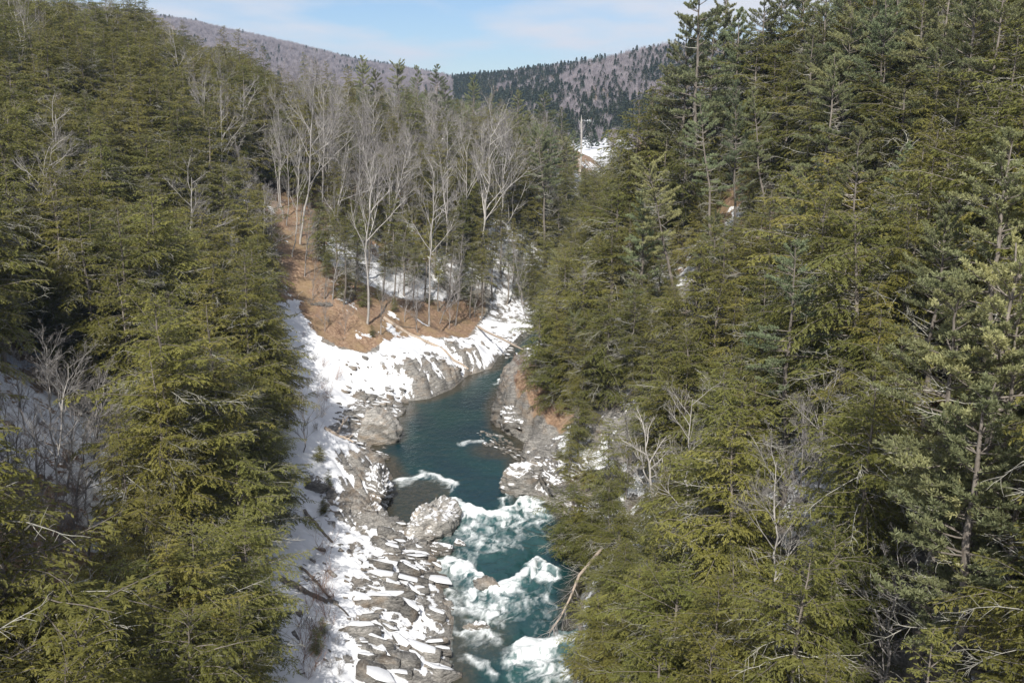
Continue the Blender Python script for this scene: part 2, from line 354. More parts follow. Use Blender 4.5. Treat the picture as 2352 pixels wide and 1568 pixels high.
def height(x, y, detail=True):
    x = np.asarray(x, float); y = np.asarray(y, float)
    wet, dl, dr, left = sides(x, y)
    d = np.minimum(dl, dr); rk = rockiness(x, y, d, left)
    warp = rk * ((fbm(x / 2.6, y / 2.6, 4, 15) - 0.5) * 3.4 + (strata(x, y) - 0.5) * 1.2) * sstep(0.0, 0.7, d)
    dl = np.maximum(dl + warp, 0.02); dr = np.maximum(dr + warp, 0.02)
    z = np.where(left, stations(dl, y, LST), stations(dr, y, RST))
    big = (fbm(x / 28, y / 28, 4, 2) - 0.5) * 7 * sstep(6, 40, d)
    gully = (fbm(x / 60 + 4, y / 16, 3, 8) - 0.5) * 6 * sstep(10, 40, d)
    z = z + big + gully
    if detail:
        band = sstep(0, 1.2, d) * (1 - sstep(14, 26, d))
        z = z + band * ((strata(x, y) - 0.45) * (0.35 + 1.1 * rk) + (fbm(x / 3, y / 3, 4, 21) - 0.5) * (0.5 + 1.0 * rk))
        sh = left & (y < 112) & (y > 70); ss = (0.35 * x + 0.94 * y + 2.2 * (fbm(x / 5, y / 5, 3, 33) - 0.5)) / 1.15
        z = z + np.where(sh, 0.55 * (ss - np.floor(ss) - 0.5) * sstep(0.2, 1.2, d) * (1 - sstep(9, 12, d)), 0)
        z = z + (fbm(x / 2.2, y / 2.2, 3, 41) - 0.5) * 0.5 * sstep(14, 30, d)
    z = np.where(wet, -0.25 - np.minimum(d * 0.3, 1.6), np.maximum(z, 0.05))
    w = sstep(390, 500, y)
    far = far_z(x, y)
    zz = z * (1 - w) + far * w
    return np.where(y > 500, far, zz)
def rockiness(x, y, d, left):
    """how much bare bed rock shows along the shore"""
    r = np.zeros(np.shape(x))
    L = left
    r = np.where(L & (y > 163) & (y < 205), (1 - sstep(4, 11, d)) * (0.25 + 0.9 * sstep(0.38, 0.62, fbm(x / 6, y / 6, 2, 44))), r)
    r = np.where(L & (y > 106) & (y < 131), (1 - sstep(3, 8, d)) * 1.0, r)
    r = np.where(~L & (y > 138) & (y < 182), (1 - sstep(3, 6, d)) * 1.0, r)
    r = np.where(~L & (y > 114) & (y < 138), (1 - sstep(3, 7, d)) * 0.8, r)
    return r
def hz(x, y): return float(height(np.array([x]), np.array([y]))[0])
TT = np.concatenate([np.arange(40, 420, 0.6), np.arange(420, 2600, 4)])
def at(U, V):
    d = ray(U, V); d = d / d[1]; P = d[None] * TT[:, None]; P[:, 2] += H
    hh = height(P[:, 0], P[:, 1]); k = np.nonzero(P[:, 2] < hh)[0]
    return P[k[0]] if len(k) else P[-1]

# pieces of ground read off the photograph, as polygons on the land
def land_poly(q): return [tuple(at(*p)[:2]) for p in q]
LITTER = land_poly([(632,430),(730,440),(752,560),(722,610),(770,660),(860,660),(1000,690),(1115,665),(1120,715),(1100,745),(1035,775),(960,772),(880,790),(840,812),(770,800),(712,765),(676,700),(664,600)])
LITTER2 = land_poly([(1178,870),(1215,830),(1300,900),(1330,960),(1290,1000),(1240,960),(1180,905)])
LITTER3 = land_poly([(30,1080),(160,1130),(170,1290),(60,1400),(0,1390),(0,1120)])

def build_ground():
    def axis(lo, hi, step, grow, a, b):
        c = list(np.arange(lo, hi + 1e-6, step)); s = step; v = hi
        while v < b: s *= grow; v += s; c.append(v)
        s = step; v = lo; pre = []
        while v > a: s *= grow; v -= s; pre.append(v)
        return np.array(pre[::-1] + c)
    xs = axis(-32, 18, 0.36, 1.075, -4200, 4200)
    ys = axis(76, 226, 0.40, 1.06, -400, 5200)
    X, Y = np.meshgrid(xs, ys); nx, ny = len(xs), len(ys)
    x, y = X.ravel(), Y.ravel(); z = height(x, y)
    wet, dl, dr, left = sides(x, y); d = np.minimum(dl, dr)
    rk = rockiness(x, y, d, left); st = strata(x, y)
    gz = z.reshape(ny, nx); gy, gx = np.gradient(gz, ys, xs); slope = np.hypot(gx, gy).ravel()
    snow = np.full(x.shape, 0.52) + (fbm(x / 14, y / 14, 3, 77) - 0.5) * 0.9
    snow = np.where(left & (d < 26) & (y < 240), 0.92, snow)                      # open snowy left bank
    snow = np.where(~left & (d < 9) & (y < 200), 0.62, snow)
    snow = np.where(~left & (d > 7), snow - 0.20, snow); snow = np.where(left & (d > 30) & (y > 130), snow - 0.14, snow)  # right slope: snow thinned so the ground colour carries shade between the trees
    shelf = left & (y < 112) & (d < 9.5)
    snow = np.where(shelf, 0.76 - 0.6 * (st - 0.5) - 0.2 * (1 - sstep(1, 4, d)), snow)
    snow = np.where(left & (y > 130) & (y < 162) & (d < 8), 0.50 - 0.3 * (st - 0.5), snow)
    snow = snow - rk * (0.16 + 1.15 * np.clip(st - 0.42, 0, 1)) - 0.14 * sstep(1.1, 2.6, slope) * (d < 26)
    snow = snow - 0.28 * sstep(0.54, 0.75, fbm(x / 3.5, y / 3.5, 4, 88)) * (d < 16)
    snow = snow - 0.5 * (1 - sstep(0.1, 0.8, d))
    snow = np.where(left & (y > 196) & (y < 300) & (d < 40), np.where(y < 224, 0.74, 0.52), snow)
    litter = np.where(d > 26, 0.85, 0.10) + 0 * x
    for P, amt in ((LITTER, 0.72), (LITTER2, 0.55), (LITTER3, 0.5)):
        ins = inpoly(x, y, P); dd = dline(x, y, P, True) * np.where(ins, 1, -1); m = sstep(-1.5, 2.0, dd)
        snow = snow * (1 - m) + (snow - amt + 1.0 * (fbm(x / 4.5, y / 4.5, 3, 99) - 0.46)) * m
        litter = np.maximum(litter, m)
    r = np.hypot(x, y); ga = np.abs(x / np.maximum(y, 1) - 0.083) < 0.035; snow = np.where(r > 440, np.where(ga, 0.95, 0.30), snow); snow = np.where(r > 860, 0.36, snow); litter = np.where(r > 480, 0.9, litter)
    i = np.arange(nx * ny).reshape(ny, nx)
    F = np.stack([i[:-1, :-1], i[:-1, 1:], i[1:, 1:], i[1:, :-1]], -1).reshape(-1, 4)
    me = mesh('ground', np.stack([x, y, z], 1), F, M['ground'], True, attrs={'snow': snow, 'litter': litter})
    tag(link('ground', me), 'snowy gorge slopes with leaf litter and slate ledges', kind='structure')
build_ground()

# ------------------------------------------------------------------ river
CREST = [([(1008,1146),(1035,1142),(1065,1152),(1120,1180),(1165,1160),(1200,1132),(1245,1150)], 9.0, 1.0),
         ([(998,1290),(1040,1282),(1080,1300),(1128,1345),(1180,1320),(1240,1272),(1266,1300)], 6.5, 1.05),
         ([(1176,1486),(1205,1470),(1250,1462),(1318,1452)], 9.0, 1.0),
         ([(915,1102),(945,1092),(972,1080),(1000,1088),(1042,1108)], 1.6, 0.85),
         ([(1155,1140),(1160,1116),(1180,1106),(1200,1128)], 2.5, 0.9),
         ([(1030,1398),(1060,1390),(1105,1398)], 1.2, 0.7), ([(1070,1440),(1100,1432),(1140,1446)], 1.4, 0.75), ([(1080,1505),(1110,1512),(1135,1540)], 0.9, 0.5),
         ([(1140,878),(1152,868),(1170,866)], 1.5, 0.7), ([(1060,1016),(1085,1010),(1110,1009)], 0.8, 0.5)]
def build_river():
    xs = np.concatenate([np.arange(-24, -11, 0.4), np.arange(-11, 12, 0.17), np.arange(12, 86, 1.0)]); ys = np.concatenate([np.arange(-60, 70, 2.0), np.arange(70, 128, 0.19), np.arange(128, 225, 0.45), np.arange(225, 440, 2.5)])
    X, Y = np.meshgrid(xs, ys); x, y = X.ravel(), Y.ravel(); nx, ny = len(xs), len(ys)
    wet, dl, dr, left = sides(x, y); d = np.minimum(dl, dr)
    foam = np.zeros(x.shape); turb = np.zeros(x.shape); bumpz = np.zeros(x.shape)
    wx = x + (fbm(x / 2.5, y / 2.5, 4, 55) - 0.5) * 2.4; wy = y + (fbm(x / 1.8 + 9, y / 1.8, 4, 56) - 0.5) * 2.6
    st1 = 1 - np.abs(fbm(wx / 0.8, wy / 3.2, 4, 70) - 0.5) * 5.5; st2 = 1 - np.abs(fbm(wx / 0.45 + 5, wy / 1.1, 4, 71) - 0.5) * 5.5
    patch = fbm(wx / 2.6, wy / 3.4, 3, 72)
    streak = np.clip(0.62 * np.clip(st1, 0, 1) + 0.45 * np.clip(st2, 0, 1), 0, 1.1)
    for P, ln, amp in CREST:
        Q = sorted(at0(*p) for p in P); cx = [q[0] for q in Q]; cy = [q[1] for q in Q]
        c = np.interp(wx, cx, cy); sdn = c - wy                     # metres downstream of the crest
        lat = sstep(cx[0] - 1.2, cx[0] + 0.4, wx) * (1 - sstep(cx[-1] - 0.4, cx[-1] + 1.2, wx))
        env = np.where(sdn > 0, np.exp(-np.maximum(sdn - 0.8, 0) / ln), np.exp(np.minimum(sdn, 0) / 0.25)) * lat
        crest = np.exp(-((sdn - 0.7) / 0.85) ** 2) * lat
        f = amp * np.maximum(crest * (0.68 + 0.5 * streak), env * (0.16 + 1.10 * streak) * (0.50 + 1.0 * sstep(0.34, 0.60, patch)))
        foam = np.maximum(foam, f); turb = np.maximum(turb, lat * np.where(sdn > -0.5, np.exp(-np.maximum(sdn, 0) / (ln * 1.3)), 0) * min(1, ln / 4))
        k = min(1, ln / 5); bumpz += k * (0.42 * crest - 0.30 * np.exp(-((sdn + 0.9) / 0.9) ** 2) * lat + 0.20 * np.sin(sdn * 2.5 + 6 * patch) * env)
    lip = 0.36 * (1 - sstep(0.0, 0.45, d)) * (y < 122) * streak; foam = np.maximum(foam, lip)
    sh = 1 - sstep(0.3, 4.0, d)
    sh = np.where((y > 108) & (y < 126) & (x < -8), np.maximum(sh, 0.75), sh)             # brown pool behind the outcrop
    sh = np.maximum(sh, 0.8 * (1 - sstep(2, 7, np.hypot((x + 1.5) * 0.9, y - 138))))
    sh = np.maximum(sh, 0.8 * (1 - sstep(1, 4.5, np.hypot(x + 2.5, (y - 86) * 0.5))))
    z = bumpz + foam * (fbm(x / 0.8, y / 0.8, 3, 61) - 0.4) * 0.35 + (fbm(x / 2.4, y / 1.3, 3, 62) - 0.5) * (0.08 + 0.3 * turb)
    z = z * sstep(-0.5, 1.5, np.where(wet, d, -d))
    keep = wet | (d < 1.2)
    i = np.arange(nx * ny).reshape(ny, nx)
    F = np.stack([i[:-1, :-1], i[:-1, 1:], i[1:, 1:], i[1:, :-1]], -1).reshape(-1, 4)
    F = F[keep[F].any(1)]
    used = np.unique(F); re = np.full(len(x), -1); re[used] = np.arange(len(used))
    me = mesh('river', np.stack([x, y, z], 1)[used], re[F], M['water'], True, attrs={'foam': foam[used], 'shallow': sh[used], 'turb': np.clip(turb, 0, 1)[used]})
    tag(link('river', me), 'teal river with white rapids between slate banks', kind='structure')
build_river()

# ------------------------------------------------------------------ tree shapes
def unit(a): return a / np.maximum(np.linalg.norm(a, axis=-1, keepdims=True), 1e-9)
def tubes(P, R, k):
    """P (B,n,3), R (B,n) -> verts, quads"""
    B, n, _ = P.shape
    T = unit(np.gradient(P, axis=1)); ref = np.where(np.abs(T[..., 2:3]) > 0.9, np.array([1.0, 0, 0]), np.array([0, 0, 1.0]))
    U = unit(np.cross(T, ref)); Vv = np.cross(T, U); a = np.arange(k) / k * 2 * math.pi
    ring = P[:, :, None] + R[:, :, None, None] * (U[:, :, None] * np.cos(a)[None, None, :, None] + Vv[:, :, None] * np.sin(a)[None, None, :, None])
    V = ring.reshape(-1, 3); i = np.arange(B * n * k).reshape(B, n, k); j = np.roll(i, -1, 2)
    F = np.stack([i[:, :-1], j[:, :-1], j[:, 1:], i[:, 1:]], -1).reshape(-1, 4)
    return V, F
class Bag:
    def __init__(s): s.V = []; s.F = []; s.n = 0; s.A = []
    def add(s, V, F, a=None):
        s.V.append(V); s.F.append(F + s.n); s.n += len(V); s.A.append(np.zeros(len(V)) if a is None else a)
    def tubes(s, P, R, k): s.add(*tubes(P, R, k))
    def mesh(s, name, m, smooth=False, attrs=True):
        return mesh(name, np.concatenate(s.V), s.F, m, smooth, attrs={'tint': np.concatenate(s.A)} if attrs else None)
def grow(rng, org, dr, ln, n, trop, wig, zdroop=0.0):
    """polylines from org along dr; trop pulls upward with length, zdroop bends down at the tip"""
    B = len(org); P = np.zeros((B, n, 3)); P[:, 0] = org; d = unit(dr.copy()); st = (ln / (n - 1))[:, None]
    up = np.array([0, 0, 1.0])
    for i in range(1, n):
        d = unit(d + up * (np.asarray(trop).reshape(-1, 1) - zdroop * i / n) / (n - 1) + rng.normal(0, wig, (B, 3)))
        P[:, i] = P[:, i - 1] + d * st
    return P
def sample(P, idx, t):
    n = P.shape[1]; f = np.clip(t, 0, 0.999) * (n - 1); i = f.astype(int); w = (f - i)[:, None]
    a = P[idx, i]; b = P[idx, i + 1]; return a * (1 - w) + b * w, unit(b - a)
def side_dirs(rng, T, ang, az=None):
    ref = np.where(np.abs(T[:, 2:3]) > 0.9, np.array([1.0, 0, 0]), np.array([0, 0, 1.0]))
    U = unit(np.cross(T, ref)); Vv = np.cross(T, U)
    az = rng.uniform(0, 2 * math.pi, len(T)) if az is None else az
    ang = ang[:, None]; az = az[:, None]
    return T * np.cos(ang) + (U * np.cos(az) + Vv * np.sin(az)) * np.sin(ang)
def blades(C, A, Nn, l, w):
    """diamond faces centred C along A with normal Nn"""
    S = unit(np.cross(A, Nn)); l = l[:, None] / 2; w = w[:, None] / 2
    V = np.stack([C - A * l, C + S * w + A * l * 0.15, C + A * l, C - S * w + A * l * 0.15], 1).reshape(-1, 3)
    F = np.arange(len(V)).reshape(-1, 4); return V, F
def trunk_path(rng, h, n, wob):
    P = np.zeros((1, n, 3)); P[0, :, 2] = np.linspace(-1.2, h, n)
    off = np.cumsum(rng.normal(0, wob, (n, 2)), 0); off -= off[0]; P[0, :, :2] = off - np.linspace(0, 1, n)[:, None] * off[-1] * 0.7
    return P

def make_hemlock(seed, h=20.0, rad=3.9, low=0.12, dens=1.0, slim=1.0, dead=1.0):
    rng = np.random.default_rng(seed); tr = trunk_path(rng, h, 12, 0.10)
    tb = Bag(); tb.tubes(tr, np.interp(np.linspace(0, 1, 12), [0, 0.1, 1], [0.34, 0.27, 0.02])[None], 7)
    B = int(98 * dens); t = 1 - (1 - low) * (np.arange(B) / B) ** 1.12 + rng.normal(0, 0.006, B); t = np.clip(t, low, 0.985)
    prof = np.interp(1 - t, [0, 0.05, 0.2, 0.45, 0.75, 1 - low], [0.10, 0.30, 0.60, 0.90, 1.0, 0.78])
    az = np.arange(B) * 2.39996 + rng.normal(0, 0.6, B)
    lob = 1 + 0.40 * np.sin(az * 2 + seed) * np.sin(t * 9 + seed)
    ln = rad * slim * prof * lob * rng.uniform(0.55, 1.25, B); ln = np.maximum(ln, 0.35)
    O, _ = sample(tr, np.zeros(B, int), (t * h + 1.2) / (h + 1.2))
    el = np.interp(1 - t, [0, 0.15, 0.5, 1], [0.8, 0.40, 0.14, -0.05]) + rng.normal(0, 0.10, B)
    D = np.stack([np.cos(az) * np.cos(el), np.sin(az) * np.cos(el), np.sin(el)], 1)
    L1 = grow(rng, O, D, ln, 6, 0.05, 0.13, 1.0)
    br = Bag(); br.tubes(L1, np.interp(np.linspace(0, 1, 6), [0, 1], [1, 0.25])[None] * (0.012 + 0.007 * ln)[:, None], 3)
    # flat side twigs
    nt = np.maximum((ln * 4.6 * dens).astype(int), 4); idx = np.repeat(np.arange(B), nt)
    k = np.concatenate([np.arange(q) for q in nt]); tt = 0.12 + 0.86 * (k + rng.uniform(0, 1, len(k))) / nt[idx]
    O2, T2 = sample(L1, idx, tt); sgn = np.where(k % 2 == 0, 1.0, -1.0)
    side = unit(np.cross(T2, np.array([0, 0, 1.0])) * sgn[:, None] + rng.normal(0, 0.10, (len(k), 3)))
    D2 = unit(T2 * rng.uniform(0.5, 0.95, len(k))[:, None] + side)
    l2 = np.maximum(np.minimum(ln[idx], 5.0) * 0.44 * (1.12 - tt * 0.85) * rng.uniform(0.6, 1.15, len(k)), 0.28)
    L2 = grow(rng, O2, D2, l2, 4, 0.0, 0.10, 1.1)
    pick = rng.uniform(0, 1, len(k)) < 0.18
    br.tubes(L2[pick], np.full((pick.sum(), 4), 0.010) * np.array([1.3, 1, .8, .4]), 3)
    # needle sprays
    ns = np.maximum((l2 * 20 * dens).astype(int), 4); i3 = np.repeat(np.arange(len(k)), ns); q = np.concatenate([np.arange(v) for v in ns])
    t3 = (q + rng.uniform(0, 1, len(q))) / ns[i3]; C, T3 = sample(L2, i3, t3)
    s3 = np.where(q % 2 == 0, 1.0, -1.0)[:, None]
    sd = unit(np.cross(T3, np.array([0, 0, 1.0]))) * s3
    A = unit(T3 * 0.8 + sd * rng.uniform(0.2, 1.0, (len(q), 1)) + rng.normal(0, 0.16, (len(q), 3)) + np.array([0, 0, -0.22]))
    Nn = unit(np.array([0, 0, 1.0]) + rng.normal(0, 0.42, (len(q), 3)))
    ll = rng.uniform(0.15, 0.33, len(q)); ww = ll * rng.uniform(0.24, 0.36, len(q))
    cr = Bag(); V, F = blades(C + A * (ll * 0.4)[:, None], A, Nn, ll, ww)
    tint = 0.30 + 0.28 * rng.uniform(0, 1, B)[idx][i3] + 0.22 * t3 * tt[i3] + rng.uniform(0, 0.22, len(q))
    cr.add(V, F, np.repeat(tint, 4))
    # leader tip
    # dead lichened twigs
    nb = int(36 * dead); td = rng.uniform(0.10, 0.75, nb); azd = rng.uniform(0, 2 * math.pi, nb)
    Od, _ = sample(tr, np.zeros(nb, int), (td * h + 1.2) / (h + 1.2))
    lnd = rad * slim * np.interp(td, [0.1, 0.3, 0.75], [0.6, 1.05, 0.75]) * rng.uniform(0.7, 1.15, nb)
    Dd = np.stack([np.cos(azd), np.sin(azd), rng.normal(0.02, 0.15, nb)], 1)
    X1 = grow(rng, Od, Dd, lnd, 6, 0.0, 0.15, 0.5); dd = Bag(); dd.tubes(X1, np.linspace(1, 0.3, 6)[None] * (0.010 + 0.007 * lnd)[:, None], 3)
    id2 = np.repeat(np.arange(nb), 13); tq = rng.uniform(0.3, 1, len(id2)); o, T = sample(X1, id2, tq)
    D = side_dirs(rng, T, rng.uniform(0.5, 1.0, len(id2))); X2 = grow(rng, o, D, rng.uniform(0.4, 1.1, len(id2)), 4, 0, 0.14, 0.5)
    dd.tubes(X2, np.full((len(id2), 4), 0.012) * np.array([1.2, 1, .8, .5]), 3)
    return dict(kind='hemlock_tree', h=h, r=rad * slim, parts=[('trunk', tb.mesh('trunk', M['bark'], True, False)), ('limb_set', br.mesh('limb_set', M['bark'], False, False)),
                ('crown', cr.mesh('crown', M['hemlock'])), ('dead_twig_set', dd.mesh('dead_twig_set', M['lichen'], False, False))])

def make_pine(seed, h=26.0, rad=4.2, low=0.35, gappy=0.3, dens=1.0, flat_top=False):
    rng = np.random.default_rng(seed); tr = trunk_path(rng, h, 14, 0.13)
    tb = Bag(); tb.tubes(tr, np.interp(np.linspace(0, 1, 14), [0, 0.06, 1], [0.42, 0.33, 0.03])[None], 8)
    hs = []; z = h * low
    while z < h - 0.5: hs.append(z); z += rng.uniform(0.7, 1.15)
    t = np.repeat(np.array(hs) / h, 5); B = len(t); t = t + rng.normal(0, 0.003, B)
    keep = rng.uniform(0, 1, B) > gappy * np.interp(t, [low, 1], [1.3, 0.2]); t = t[keep]; B = len(t)
    az = rng.uniform(0, 2 * math.pi, B)
    top = [0.10, 0.30, 0.58, 0.85, 1.0, 0.7] if not flat_top else [0.35, 0.7, 0.9, 0.8, 1.0, 0.6]
    prof = np.interp((1 - t) / (1 - low), [0, 0.07, 0.25, 0.5, 0.75, 1], top)
    ln = np.maximum(rad * prof * rng.uniform(0.55, 1.2, B), 0.5)
    O, _ = sample(tr, np.zeros(B, int), (t * h + 1.2) / (h + 1.2))
    el = np.interp((1 - t) / (1 - low), [0, 0.2, 0.6, 1], [0.95, 0.5, 0.12, -0.05]) + rng.normal(0, 0.12, B)
    D = np.stack([np.cos(az) * np.cos(el), np.sin(az) * np.cos(el), np.sin(el)], 1)
    L1 = grow(rng, O, D, ln, 7, 0.18, 0.06, 0.0); br = Bag()
    br.tubes(L1, np.linspace(1, 0.25, 7)[None] * (0.022 + 0.013 * ln)[:, None], 4)
    nt = np.maximum((ln * 5.0 * dens).astype(int), 4); idx = np.repeat(np.arange(B), nt); k = np.concatenate([np.arange(q) for q in nt])
    tt = 0.30 + 0.69 * (k + rng.uniform(0, 1, len(k))) / nt[idx]; O2, T2 = sample(L1, idx, tt)
    side = np.cross(T2, np.array([0, 0, 1.0])) * np.where(k % 2 == 0, 1.0, -1.0)[:, None]
    D2 = unit(T2 * 0.8 + side * rng.uniform(0.4, 1.1, (len(k), 1)) + np.array([0, 0, 0.22]) + rng.normal(0, 0.15, (len(k), 3)))
    l2 = np.maximum(ln[idx] * 0.30 * (1.2 - 0.7 * tt) * rng.uniform(0.6, 1.2, len(k)), 0.3)
    L2 = grow(rng, O2, D2, l2, 4, 0.35, 0.08); br.tubes(L2, np.full((len(k), 4), 0.014) * np.array([1.3, 1, .8, .5]), 3)
    ns = np.maximum((l2 * 5.0 * dens).astype(int), 3); i3 = np.repeat(np.arange(len(k)), ns); q = np.concatenate([np.arange(v) for v in ns])
    t3 = 0.25 + 0.74 * (q + rng.uniform(0.3, 1, len(q))) / ns[i3]; C, T3 = sample(L2, i3, t3)
    nb = 9; Cb = np.repeat(C, nb, 0); Tb = np.repeat(T3, nb, 0)
    A = unit(Tb * 0.55 + np.array([0, 0, 0.42]) + rng.normal(0, 0.55, Cb.shape)); Nn = unit(rng.normal(0, 1, Cb.shape) + np.array([0, 0, 0.5]))
    ll = rng.uniform(0.20, 0.34, len(Cb)); cr = Bag(); V, F = blades(Cb + A * (ll * 0.45)[:, None], A, Nn, ll, ll * 0.21)
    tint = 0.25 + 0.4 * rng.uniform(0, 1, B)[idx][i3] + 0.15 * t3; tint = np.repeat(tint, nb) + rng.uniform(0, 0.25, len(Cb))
    cr.add(V, F, np.repeat(tint, 4))
    nd = 30; td = rng.uniform(low * 0.45, low + 0.35, nd); azd = rng.uniform(0, 2 * math.pi, nd)
    Od, _ = sample(tr, np.zeros(nd, int), (td * h + 1.2) / (h + 1.2)); lnd = rad * rng.uniform(0.25, 0.95, nd)
    X1 = grow(rng, Od, np.stack([np.cos(azd), np.sin(azd), rng.normal(0.05, 0.2, nd)], 1), lnd, 6, 0.05, 0.12); dd = Bag()
    dd.tubes(X1, np.linspace(1, 0.25, 6)[None] * (0.02 + 0.012 * lnd)[:, None], 3)
    id2 = np.repeat(np.arange(nd), 7); o, T = sample(X1, id2, rng.uniform(0.3, 1, len(id2)))
    X2 = grow(rng, o, side_dirs(rng, T, rng.uniform(0.5, 1.1, len(id2))), rng.uniform(0.4, 1.2, len(id2)), 4, 0.05, 0.16)
    dd.tubes(X2, np.full((len(id2), 4), 0.012) * np.array([1.3, 1, .8, .5]), 3)
    return dict(kind='pine_tree', h=h, r=rad, parts=[('trunk', tb.mesh('trunk', M['bark'], True, False)), ('limb_set', br.mesh('limb_set', M['bark'], False, False)),
                ('crown', cr.mesh('crown', M['pine'])), ('dead_twig_set', dd.mesh('dead_twig_set', M['lichen'], False, False))])

def make_bare(seed, h=20.0, spread=0.55, low=0.35, n1=16, m_tr='pale', m_tw='twig', path=None, r0=0.26, trop=0.55, fine=1.0, kind='bare_tree', lens=0.42):
    rng = np.random.default_rng(seed)
    tr = trunk_path(rng, h, 12, 0.22) if path is None else np.array(path, float)[None]
    n = tr.shape[1]; tb = Bag(); tb.tubes(tr, np.interp(np.linspace(0, 1, n), [0, 0.08, 0.5, 1], [r0 * 1.25, r0, r0 * 0.62, 0.03])[None], 7)
    br = Bag(); tw = Bag(); par = tr; plen = np.array([h]); prad = np.array([r0]); lo = low
    for lev, (cnt, nn, kk, lf) in enumerate([(n1, 8, 5, lens), (6, 6, 4, 0.50), (5, 5, 3, 0.52), (4, 4, 3, 0.55)]):
        if lev == 3: cnt = int(round(cnt * fine))
        idx = np.repeat(np.arange(len(par)), cnt); t = rng.uniform(lo, 0.98, len(idx)) if lev else np.linspace(low, 0.97, cnt) + rng.normal(0, 0.015, cnt)
        O, T = sample(par, idx, t); ang = rng.normal(spread * (1.15 if lev == 0 else 1.0), 0.16, len(idx)); D = side_dirs(rng, T, np.clip(ang, 0.15, 1.4))
        ln = plen[idx] * lf * (1.25 - 0.75 * t) * rng.uniform(0.65, 1.25, len(idx))
        P = grow(rng, O, D, ln, nn, trop * (1 - 0.2 * lev), 0.12)
        rr = np.minimum(prad[idx] * (1 - 0.62 * t) * 0.62, 0.013 + 0.020 * ln); rr = np.maximum(rr, 0.008)
        R = rr[:, None] * np.linspace(1, 0.35, nn)[None]; R = np.maximum(R, 0.0048)
        (br if lev < 2 else tw).tubes(P, R, kk); par, plen, prad, lo = P, ln, rr, 0.22
    return dict(kind=kind, h=h, r=h * 0.24, parts=[('trunk', tb.mesh('trunk', M[m_tr], True, False)), ('limb_set', br.mesh('limb_set', M[m_tr], False, False)), ('twig_set', tw.mesh('twig_set', M[m_tw], False, False))])

def make_shrub(seed, h=2.2, m='redtwig', stems=9):
    rng = np.random.default_rng(seed); B = stems; az = rng.uniform(0, 6.28, B); lean = rng.uniform(0.05, 0.6, B)
    D = np.stack([np.cos(az) * np.sin(lean), np.sin(az) * np.sin(lean), np.cos(lean)], 1)
    P = grow(rng, np.stack([rng.normal(0, .18, B), rng.normal(0, .18, B), np.full(B, -0.15)], 1), D, h * rng.uniform(0.6, 1.1, B), 6, 0.1, 0.08)
    b = Bag(); b.tubes(P, np.linspace(1, 0.4, 6)[None] * np.full((B, 1), 0.014), 3); tw = Bag()
    idx = np.repeat(np.arange(B), 9); O, T = sample(P, idx, rng.uniform(0.25, 1, len(idx))); P2 = grow(rng, O, side_dirs(rng, T, rng.uniform(0.4, 0.9, len(idx))), h * rng.uniform(0.12, 0.4, len(idx)), 4, 0.3, 0.12)
    tw.tubes(P2, np.full((len(idx), 4), 0.008), 3)
    return dict(kind='bare_shrub', h=h, r=h * 0.4, parts=[('stem_set', b.mesh('stem_set', M[m], False, False)), ('twig_set', tw.mesh('twig_set', M[m], False, False))])

HEM = [make_hemlock(1, 20, 5.4), make_hemlock(2, 22, 5.8, 0.10), make_hemlock(3, 18, 5.2, 0.16), make_hemlock(4, 21, 4.3, 0.12), make_hemlock(5, 16, 5.6, 0.12, dead=1.6), make_hemlock(6, 23, 5.4, 0.22, dead=1.5), make_hemlock(7, 15, 4.8, 0.15, dead=0.8)]
HEM2 = [make_hemlock(11, 20, 3.4, 0.48, dead=1.2), make_hemlock(12, 18, 3.0, 0.55, dead=1.0)]
PIN = [make_pine(21, 26, 4.4, 0.35, 0.35), make_pine(22, 27, 4.0, 0.42, 0.45), make_pine(23, 24, 4.8, 0.28, 0.3), make_pine(24, 25, 3.8, 0.48, 0.4, flat_top=True), make_pine(25, 20, 3.4, 0.2, 0.2)]
BAR = [make_bare(41, 20, 0.55, n1=14, r0=0.155, fine=1.4), make_bare(42, 22, 0.46, 0.42, 14, r0=0.14, fine=1.4), make_bare(43, 18, 0.66, 0.3, 14, m_tr='pale', r0=0.14, fine=1.3), make_bare(44, 21, 0.6, 0.45, 13, r0=0.15, fine=1.4), make_bare(45, 17, 0.55, 0.25, 12, m_tr='twig', r0=0.18), make_bare(46, 12, 0.5, 0.2, 13, r0=0.10, m_tr='twig'), make_bare(47, 19, 0.7, 0.35, 12, r0=0.17, trop=0.35), make_bare(48, 22, 0.4, 0.5, 12, r0=0.16, m_tr='twig')]
SHR = [make_shrub(61), make_shrub(62, 2.0, 'twig', 11), make_shrub(63, 2.6, 'redtwig', 7)]

